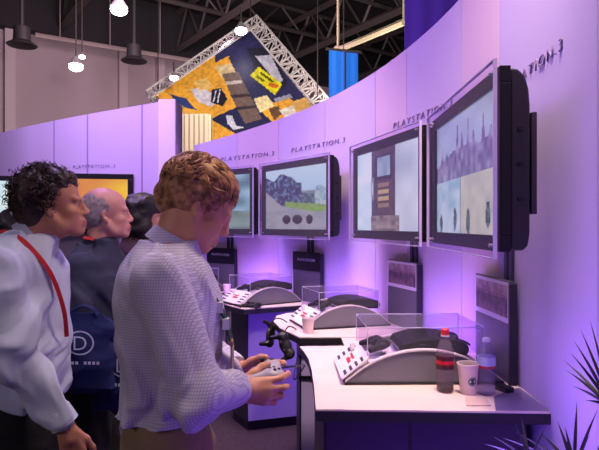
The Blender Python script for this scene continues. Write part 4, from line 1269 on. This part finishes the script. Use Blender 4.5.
def tinted_hair(name, a, b):
    if name in MATS: return MATS[name]
    m = bpy.data.materials.new(name); m.use_nodes = True; nt = m.node_tree; bs = nt.nodes['Principled BSDF']
    tc = nt.nodes.new('ShaderNodeTexCoord'); n = nt.nodes.new('ShaderNodeTexNoise'); n.inputs['Scale'].default_value = 55; n.inputs['Detail'].default_value = 5
    r = nt.nodes.new('ShaderNodeValToRGB'); r.color_ramp.elements[0].position = .35; r.color_ramp.elements[1].position = .68
    r.color_ramp.elements[0].color = (*lin(a), 1); r.color_ramp.elements[1].color = (*lin(b), 1)
    nt.links.new(tc.outputs['Object'], n.inputs['Vector']); nt.links.new(n.outputs['Fac'], r.inputs['Fac']); nt.links.new(r.outputs['Color'], bs.inputs['Base Color'])
    bs.inputs['Roughness'].default_value = .5
    MATS[name] = m; return m

def check_mat(name, base, line, scale=110, width=.22, bumpy=True):
    if name in MATS: return MATS[name]
    m = bpy.data.materials.new(name); m.use_nodes = True; nt = m.node_tree; bs = nt.nodes['Principled BSDF']; bs.inputs['Roughness'].default_value = .8
    tc = nt.nodes.new('ShaderNodeTexCoord'); sp = nt.nodes.new('ShaderNodeSeparateXYZ'); nt.links.new(tc.outputs['Object'], sp.inputs[0])
    def lines(src):
        a = nt.nodes.new('ShaderNodeMath'); a.operation = 'MULTIPLY'; a.inputs[1].default_value = scale; nt.links.new(src, a.inputs[0])
        f_ = nt.nodes.new('ShaderNodeMath'); f_.operation = 'FRACT'; nt.links.new(a.outputs[0], f_.inputs[0])
        g = nt.nodes.new('ShaderNodeMath'); g.operation = 'LESS_THAN'; g.inputs[1].default_value = width; nt.links.new(f_.outputs[0], g.inputs[0]); return g.outputs[0]
    ad = nt.nodes.new('ShaderNodeMath'); ad.operation = 'MULTIPLY_ADD'; ad.inputs[1].default_value = -.6; nt.links.new(sp.outputs['X'], ad.inputs[2]); nt.links.new(sp.outputs['Y'], ad.inputs[0])
    l1 = lines(ad.outputs[0]); l2 = lines(sp.outputs['Z'])
    mx = nt.nodes.new('ShaderNodeMath'); mx.operation = 'MAXIMUM'; nt.links.new(l1, mx.inputs[0]); nt.links.new(l2, mx.inputs[1])
    c = nt.nodes.new('ShaderNodeMix'); c.data_type = 'RGBA'; c.inputs['A'].default_value = (*lin(base), 1); c.inputs['B'].default_value = (*lin(line), 1)
    nt.links.new(mx.outputs[0], c.inputs['Factor']); nt.links.new(c.outputs['Result'], bs.inputs['Base Color'])
    MATS[name] = m; return m

def cloth_creases(m, strength, scale):
    nt = m.node_tree; bs = nt.nodes['Principled BSDF']
    tc = nt.nodes.new('ShaderNodeTexCoord'); mp = nt.nodes.new('ShaderNodeMapping'); mp.inputs['Rotation'].default_value = (.5, .4, .3); mp.inputs['Scale'].default_value = (1.6, 1.6, .8)
    n = nt.nodes.new('ShaderNodeTexNoise'); n.noise_type = 'RIDGED_MULTIFRACTAL'; n.inputs['Scale'].default_value = scale; n.inputs['Detail'].default_value = 2.5; n.inputs['Distortion'].default_value = .6
    b = nt.nodes.new('ShaderNodeBump'); b.inputs['Strength'].default_value = strength; b.inputs['Distance'].default_value = .012
    nt.links.new(tc.outputs['Object'], mp.inputs['Vector']); nt.links.new(mp.outputs['Vector'], n.inputs['Vector']); nt.links.new(n.outputs['Fac'], b.inputs['Height']); nt.links.new(b.outputs['Normal'], bs.inputs['Normal'])
    return m

def strap_path(t, pts, w_, m, name='lanyard', th=.0025, out=(0, -1, 0)):
    """ribbon through body-frame points"""
    mb = MB(); vs = []; P = [Vector(p) for p in pts]; n = len(P)
    for i, p in enumerate(P):
        d = (P[min(i+1, n-1)]-P[max(i-1, 0)]).normalized(); o_ = Vector(out[i] if isinstance(out[0], (tuple, list)) else out); s = d.cross(o_).normalized()*w_/2; nn = s.cross(d).normalized()*th
        vs += [p-s-nn, p+s-nn, p+s+nn, p-s+nn]
    fs = [(i*4+q, i*4+(q+1) % 4, i*4+4+(q+1) % 4, i*4+4+q) for i in range(n-1) for q in range(4)]+[(3, 2, 1, 0), ((n-1)*4, (n-1)*4+1, (n-1)*4+2, (n-1)*4+3)]
    return mb.add(vs, fs).build(name, m, t, False)

def smooth_pts(pts, n=24):
    P = [Vector(p) for p in pts]; out = []
    for i in range(n+1):
        s = i/n*(len(P)-1); j = min(int(s), len(P)-2); f_ = s-j
        p0, p1, p2, p3 = P[max(j-1, 0)], P[j], P[j+1], P[min(j+2, len(P)-1)]
        out.append(0.5*((2*p1)+(p2-p0)*f_+(2*p0-5*p1+4*p2-p3)*f_*f_+(3*p1-p0-3*p2+p3)*f_**3))
    return out

SK1 = mat('fair_ruddy_skin', (210, 150, 116), .5, noise=.05, nscale=18)
SK2 = mat('tanned_skin', (186, 128, 100), .5, noise=.05, nscale=18)
SK3 = mat('pink_skin', (198, 140, 132), .5, noise=.06, nscale=18)

# ---- the man in the checked shirt, playing
SH1 = check_mat('fine_check_shirt_cloth', (206, 200, 214), (172, 168, 194), 150, .34)
cloth_creases(SH1, .45, 10)
KH = mat('khaki_cloth', (136, 114, 84), .85, noise=.06, nscale=14)
RH = [([(.207, -.060, 1.175), (.240, -.072, 1.172)], [.025, .026], .012),
      # palm rays to four knuckles
      ([(.235, -.068, 1.185), (.287, -.066, 1.190)], [.016, .0125], .010), ([(.235, -.072, 1.172), (.290, -.074, 1.172)], [.017, .0125], .010),
      ([(.232, -.072, 1.160), (.286, -.076, 1.154)], [.016, .012], .010), ([(.228, -.068, 1.150), (.277, -.072, 1.138)], [.014, .011], .010),
      # index runs forward along the shoulder button, others curl under the grip
      ([(.287, -.066, 1.190), (.325, -.062, 1.196), (.343, -.042, 1.199), (.345, -.026, 1.200)], [.0100, .0090, .0082, .0074], .003),
      ([(.290, -.074, 1.172), (.330, -.068, 1.172), (.340, -.046, 1.168), (.328, -.032, 1.166)], [.0102, .0092, .0084, .0076], .003),
      ([(.286, -.076, 1.154), (.322, -.066, 1.150), (.322, -.044, 1.148), (.306, -.034, 1.150)], [.0100, .0090, .0082, .0074], .003),
      ([(.277, -.072, 1.138), (.305, -.062, 1.132), (.304, -.044, 1.132), (.292, -.036, 1.136)], [.0090, .0080, .0072, .0066], .003),
      ([(.222, -.050, 1.185), (.252, -.040, 1.206), (.276, -.028, 1.219), (.292, -.018, 1.222)], [.0145, .0120, .0100, .0086], .007)]
RH = [([(p[0]-.025, p[1], p[2]) for p in ch], rr, kk) for ch, rr, kk in RH]
LH = [([(p[0], .03-p[1], p[2]+.004) for p in ch], rr, kk) for ch, rr, kk in RH]
man, T, Hc, Rm, hs_, shirt1, S1, k1 = person('light-brown-haired man in a fine checked shirt and khaki trousers, looking down at a gamepad', (-.352, 1.5, 0), 8, 1.0,
    (.080, 0, 1.655), (-30, 8, 0), SK1,
    [((.0, -.175, 1.465), (.085, -.245, 1.212), (.182, -.060, 1.175)), ((-.01, .165, 1.475), (.055, .245, 1.22), (.182, .090, 1.179))],
    SH1, KH, [('chains', RH), ('chains', LH)], hz=.0045, hs=.93, shirt_hem=1.10, wr=(.0042, 56), hunch=1, untuck=.004, sleeve=(.068, .063, .060, .046), pants_top=1.15, closed=True)
HB = tinted_hair('light_brown_hair', (108, 70, 42), (200, 146, 96))
hair = hair_cap(man, Hc, Rm, hs_, HB,
    [((-.022, 0, .050), (.106, .086, .088), .01), ((-.062, 0, .005), (.066, .074, .078), .02), ((.020, 0, .084), (.064, .064, .042), .02), ((-.030, -.030, .02), (.075, .056, .065), .02), ((-.030, .030, .02), (.075, .056, .065), .02)],
    [((.092, 0, -.005), (.054, .12, .074), .004), ((.008, -.090, -.026), (.024, .036, .040), .006), ((.008, .090, -.026), (.024, .036, .040), .006), ((.045, 0, -.11), (.095, .12, .082), .01)], wrk=(.0016, 90))
def gen_wavy(rs):
    a = rs.uniform(-PI, PI); e = rs.uniform(-.65, PI/2)
    d = Vector((math.cos(e)*math.cos(a), math.cos(e)*math.sin(a), math.sin(e)))
    p = Vector((-.022, 0, .046))+Vector((d.x*.112, d.y*.0915, d.z*.094))
    if p.x > .05 and p.z < .075: return None
    if p.x > .015 and p.z < .035: return None
    if p.z < -.02 and p.x > -.035: return None
    if p.z > .0: flow = Vector((.9 if p.x > -.03 else -.6, p.y*5, -.25))
    else: flow = Vector((-.35, p.y*2, -1))
    flow += Vector(rs.randn(3))*.25
    n_ = d; flow = (flow-n_*flow.dot(n_)).normalized(); L = rs.uniform(.028, .055); ph = rs.uniform(0, 6); sd = n_.cross(flow)
    pts = []
    for i in range(7):
        f_ = i/6; q = p-n_*.006+flow*L*f_+sd*.004*math.sin(ph+f_*5)+n_*(.010*math.sin(f_*PI*.8)-.003*f_)
        v = q-Vector((-.022, 0, .046)); l_ = math.sqrt((v.x/.112)**2+(v.y/.0915)**2+(v.z/.094)**2)
        if l_ > 1.05: q = Vector((-.022, 0, .046))+v*(1.05/l_)
        pts.append(q)
    return pts, rs.uniform(.0028, .0046)
locks(man, hair, Hc, Rm, hs_, HB, 1000, gen_wavy)
# sideburn and eyebrows
def brows(t, hair, Hc, Rm, s, m, name='eyebrow'):
    for y in (-1, 1):
        mb = MB(); mb.tube([Hc+Rm @ (Vector(p)*s) for p in ((.093, y*.016, .013), (.093, y*.026, .018), (.087, y*.038, .019), (.078, y*.048, .014))], [.0028*s, .0036*s, .0034*s, .0018*s], 6)
        o = mb.build(name, m, t, True); o.parent = hair
brows(man, hair, Hc, Rm, hs_, HB)
# lanyard, pins and badge at his chest
lan = strap_path(man, smooth_pts([(-.045, -.045, 1.555), (.02, -.085, 1.525), (.085, -.075, 1.46), (.140, -.048, 1.38), (.160, -.04, 1.32), (.168, -.04, 1.295)]), .016, mat('dark_green_ribbon', (40, 60, 56), .6), out=(1, -.6, .2))
mb = MB()
for z, y, x in ((1.43, -.062, .112), (1.385, -.05, .136), (1.34, -.042, .152)):
    mb = MB(); mb.box(x-.008, y-.018, z-.014, x+.010, y+.018, z+.014); o = mb.build('pin_badge', mat('white_pin', (220, 222, 226), .4), man); o.parent = lan
mb = MB(); mb.box(.166, -.085, 1.200, .172, .005, 1.300); bd = mb.build('badge_holder', mat('tan_badge_border', (150, 112, 84), .6), man, bevel=.002)
mb = MB(); mb.box(.168, -.0865, 1.208, .1735, -.002, 1.285); o = mb.build('badge_card', mat('cream_card', (214, 198, 176), .6), man); o.parent = bd

# gamepad in his hands
Mw = Matrix.Translation((-.352, 1.5, 0)) @ Matrix.Rotation(R(8), 4, 'Z')
g = gamepad('pale grey gamepad held in both hands by the man in the checked shirt', Mw @ Vector((.267, .015, 1.200)), (0, R(4), R(8)), M_padgrey, None)
cord = MB(); cord.tube(smooth_pts([(Mw @ Vector((.305, .015, 1.203))), (-.0, 1.75, 1.16), (.02, 2.3, 1.02), (-.03, 2.9, .80), (-.012, 3.14, .86)], 30), .0032, 6)
tag(cord.build('gamepad_cable', M_cab, smooth=True), 'black cable running from the held gamepad to the second desk', 'cable')

# ---- curly-haired man at the left
SH2 = cloth_creases(mat('pale_blue_shirt_cloth', (190, 200, 220), .8), .55, 9)
DK = mat('black_trouser_cloth', (22, 20, 26), .9)
LY2 = 1.98
man2, T2, Hc2, Rm2, hs2, shirt2, S2, k2 = person('curly dark-haired man in a pale blue shirt with a red lanyard, facing the screens', (-.977, 1.98, 0), 10, 1.01,
    (.100, 0, 1.650), (8, 6, 0), SK2,
    [((-.01, -.185, 1.44), (.06, -.245, 1.17), (.195, -.235, .955)), ((-.02, .185, 1.44), (-.03, .25, 1.14), (-.02, .24, .90))],
    SH2, DK, [('relaxed', ((.195, -.235, .955), (0, -1, 0), (.25, .0, -1))), ('relaxed', ((-.02, .24, .90), (0, 1, 0), (.12, 0, -1)))], hz=.0052, hs=.97, shirt_hem=1.0, wr=(.0065, 46), hunch=0, untuck=.040, sleeve=(.070, .064, .062, .047), pants_top=1.06, seed=8)
HC = tinted_hair('dark_brown_curls', (20, 13, 12), (66, 44, 38))
hair2 = hair_cap(man2, Hc2, Rm2, hs2, HC,
    [((-.028, 0, .052), (.108, .090, .092), .01), ((-.065, 0, .005), (.066, .080, .080), .02), ((.032, 0, .088), (.060, .066, .042), .02), ((-.06, 0, -.045), (.05, .06, .05), .02)],
    [((.088, 0, -.015), (.052, .12, .068), .004), ((.010, -.096, -.022), (.024, .034, .036), .006), ((.010, .096, -.022), (.024, .034, .036), .006), ((.03, 0, -.115), (.09, .12, .080), .01)], wrk=(.004, 75))
def gen_curl(rs):
    a = rs.uniform(-PI, PI); e = rs.uniform(-.75, PI/2); d = Vector((math.cos(e)*math.cos(a), math.cos(e)*math.sin(a), math.sin(e)))
    p = Vector((-.028, 0, .048))+Vector((d.x*.112, d.y*.094, d.z*.096))
    if p.x > .05 and p.z < .072: return None
    if p.x > .005 and p.z < .030: return None
    if p.z < -.02 and p.x > -.045: return None
    ax = (d+Vector(rs.randn(3))*.6).normalized(); u = ax.orthogonal().normalized(); v = ax.cross(u); r = rs.uniform(.006, .011); ph = rs.uniform(0, 6); H = rs.uniform(.014, .036); tn = rs.uniform(1.0, 1.7)
    pts = []
    for i in range(10):
        f_ = i/9; an = ph+f_*2*PI*tn; pts.append(p-d*.006+ax*H*f_+(u*math.cos(an)+v*math.sin(an))*r*(.5+.5*f_))
    return pts, rs.uniform(.0022, .0036)
locks(man2, hair2, Hc2, Rm2, hs2, HC, 900, gen_curl, 'curls')
brows(man2, hair2, Hc2, Rm2, hs2, HC)
strap_path(man2, smooth_pts([(-.07, -.045, 1.575), (-.02, -.085, 1.575), (.05, -.125, 1.535), (.125, -.138, 1.44), (.163, -.125, 1.32), (.168, -.10, 1.22)], 30), .014, mat('red_lanyard_ribbon', (196, 30, 40), .6), out=[(-.6, -.7, .8), ]*8+[(.2, -1, .3)]*23)
# dark rucksack strap over his shoulder
strap_path(man2, smooth_pts([(-.155, -.05, 1.25), (-.150, -.09, 1.40), (-.08, -.12, 1.515), (0.0, -.13, 1.515), (.075, -.13, 1.43), (.105, -.125, 1.30)], 24), .0, DK, 'spare_strap') if False else None

# ---- older man
NV_ = mat('navy_jacket_cloth', (44, 48, 72), .85, bump=.05, bscale=150)
man3, T3, Hc3, Rm3, hs3, shirt3, S3, k3 = person('older balding man in a navy jacket with a red lanyard, behind the curly-haired man', (-.93, 2.55, 0), 4, .975,
    (.050, 0, 1.690), (6, 14, 0), SK3,
    [((-.01, -.19, 1.45), (.0, -.25, 1.17), (.14, -.20, 1.0)), ((-.01, .19, 1.45), (.0, .26, 1.17), (.12, .24, .98))],
    NV_, DK, [('relaxed', ((.14, -.20, 1.0), (0, -1, 0), (.3, .0, -1))), ('relaxed', ((.12, .24, .98), (0, 1, 0), (.2, 0, -1)))], hz=.006, shirt_hem=.93, wr=(.007, 40), untuck=.03, sleeve=(.074, .066, .06, .048), pants_top=1.0, seed=12)
HG = tinted_hair('cropped_grey_hair', (112, 100, 106), (164, 150, 156))
hair3 = hair_cap(man3, Hc3, Rm3, hs3, HG,
    [((-.022, 0, .034), (.098, .080, .086), .01), ((-.045, 0, -.005), (.072, .074, .066), .02)],
    [((.085, 0, .02), (.075, .12, .13), .004), ((.03, 0, .135), (.10, .07, .045), .02), ((.010, -.092, -.022), (.026, .034, .040), .006), ((.010, .092, -.022), (.026, .034, .040), .006), ((.03, 0, -.115), (.09, .12, .080), .01)], wrk=(.0005, 160), h=.004)
brows(man3, hair3, Hc3, Rm3, hs3, HG)
SHC = check_mat('pink_check_shirt_cloth', (196, 172, 196), (140, 60, 80), 70, .3)
mb = MB(); mb.add([], [])
fr = strap_path(man3, smooth_pts([(.055, -.03, 1.545), (.095, -.035, 1.47), (.125, -.03, 1.36), (.135, -.02, 1.22)], 16), .085, SHC, 'shirt_front', out=(1, -.45, .2))
strap_path(man3, smooth_pts([(-.03, -.072, 1.545), (.035, -.075, 1.525), (.095, -.065, 1.45), (.135, -.050, 1.36), (.150, -.04, 1.20)], 20), .016, mat('red_lanyard_ribbon', (196, 30, 40), .6), out=(1, -.7, .3))

# ---- person with dark hair between the older man and the player
#
man4, T4, Hc4, Rm4, hs4, shirt4, S4, k4 = person('dark-haired person in dark clothes, mostly hidden behind the man in the checked shirt', (-.93, 3.20, 0), 20, .98,
    (.05, 0, 1.68), (0, 0, 0), SK3,
    [((-.01, -.17, 1.44), (.0, -.22, 1.16), (.10, -.20, .95)), ((-.01, .17, 1.44), (.0, .22, 1.16), (.12, .20, .98))],
    mat('dark_wine_cloth', (52, 24, 36), .85), DK, [('relaxed', ((.10, -.20, .95), (0, -1, 0), (.2, 0, -1))), ('relaxed', ((.12, .20, .98), (0, 1, 0), (.2, 0, -1)))], hz=.008, shirt_hem=.95, wr=(.005, 40), pants_top=1.0, seed=15)
HK = tinted_hair('black_hair', (14, 12, 15), (34, 28, 32))
hair4 = hair_cap(man4, Hc4, Rm4, hs4, HK,
    [((-.025, 0, .045), (.118, .100, .094), .01), ((-.060, 0, -.03), (.080, .092, .11), .02), ((-.02, -.07, -.05), (.06, .035, .09), .02), ((-.02, .07, -.05), (.06, .035, .09), .02)],
    [((.10, 0, -.03), (.055, .07, .080), .004)], wrk=(.004, 70), h=.005)
# ---- person at the far left edge
man5, T5, Hc5, Rm5, hs5, shirt5, S5, k5 = person('dark-haired person in a black white-striped jacket, at the far left edge behind curly hair', (-1.38, 2.66, 0), 60, .93,
    (.05, 0, 1.66), (0, 0, 0), SK2,
    [((-.01, -.17, 1.44), (.0, -.22, 1.16), (.10, -.20, .95)), ((-.01, .17, 1.44), (.0, .22, 1.16), (.12, .20, .98))],
    mat('black_jacket_cloth', (24, 20, 28), .85), DK, [('relaxed', ((.10, -.20, .95), (0, -1, 0), (.2, 0, -1))), ('relaxed', ((.12, .20, .98), (0, 1, 0), (.2, 0, -1)))], hz=.008, shirt_hem=.95, wr=(.005, 40), pants_top=1.0, seed=19)
hair5 = hair_cap(man5, Hc5, Rm5, hs5, HK,
    [((-.025, 0, .045), (.112, .094, .094), .01), ((-.060, 0, -.01), (.075, .082, .085), .02)],
    [((.10, 0, -.02), (.055, .10, .080), .004), ((.03, 0, -.12), (.10, .12, .08), .01)], wrk=(.004, 70), h=.005)
strap_path(man5, smooth_pts([(.0, -.080, 1.42), (.05, -.10, 1.39), (.10, -.11, 1.34), (.118, -.10, 1.25)], 12), .014, M_white, 'jacket_stripe', out=(.5, -1, .5))

# ---- two navy tote bags
def tote(label, loc, rz, full):
    t = thing('tote_bag', label, 'bag', loc, R(rz), 'navy tote bags'); t.scale = (.8, .8, .8)
    Mn = mat('navy_bag_cloth', (22, 36, 92), .8, noise=.08, nscale=20)
    F = Field([-.06, -.19, -.22], [.06, .19, .22], .005)
    F.ell((0, 0, -.04), (.040, .155, .19), .02); 
    F.loft([(-.19, 0, 0, .030, .145), (-.05, 0, 0, .036, .150), (.19, 0, 0, .012, .150)], .01, 0, 5)
    F.wrinkle(.004, 30, 4)
    link_mesh('bag_body', F.mesh('bag_body'), Mn, t)
    for x in (-.012, .012):
        m = MB(); m.tube(smooth_pts([(x, -.07, .17), (x, -.05, .20), (x, 0, .22), (x, .05, .20), (x, .07, .17)], 16), .006, 8); m.build('handle', Mn, t, True)
    pm = mat('pale_bag_print', (206, 212, 236), .7)
    m = MB(); n = 40; vs = []
    for i in range(n):
        a = 2*PI*i/n
        for r_ in (.062, .070): vs.append((-.048, r_*math.cos(a)*1.0, .045+r_*math.sin(a)*.85))
    if full or True:
        m.add(vs, [(2*i, 2*i+1, 2*((i+1) % n)+1, 2*((i+1) % n)) for i in range(n)]); m.build('ring_print', pm, t)
    me = text_mesh('D', .10, .001, 1.0)
    for v in me.vertices: v.co = Vector((-.050-v.co.z, -v.co.x*1.05, .010+v.co.y))
    link_mesh('letter_print', me, pm, t)
    m = MB()
    for i in range(9):
        if i != 4: m.box(-.050, .085-.021*i-.013, -.060, -.048, .085-.021*i, -.046)
    m.build('small_print', pm, t)
    return t
q = at(84, 350, 2.23); tote('navy tote bag with a white D in a ring, held against the older man', (q.x, q.y, q.z), 88, True)
q = at(127, 372, 2.26); tote('darker navy tote bag with a half-hidden ring, left of the checked shirt', (q.x, q.y, q.z), 80, False)
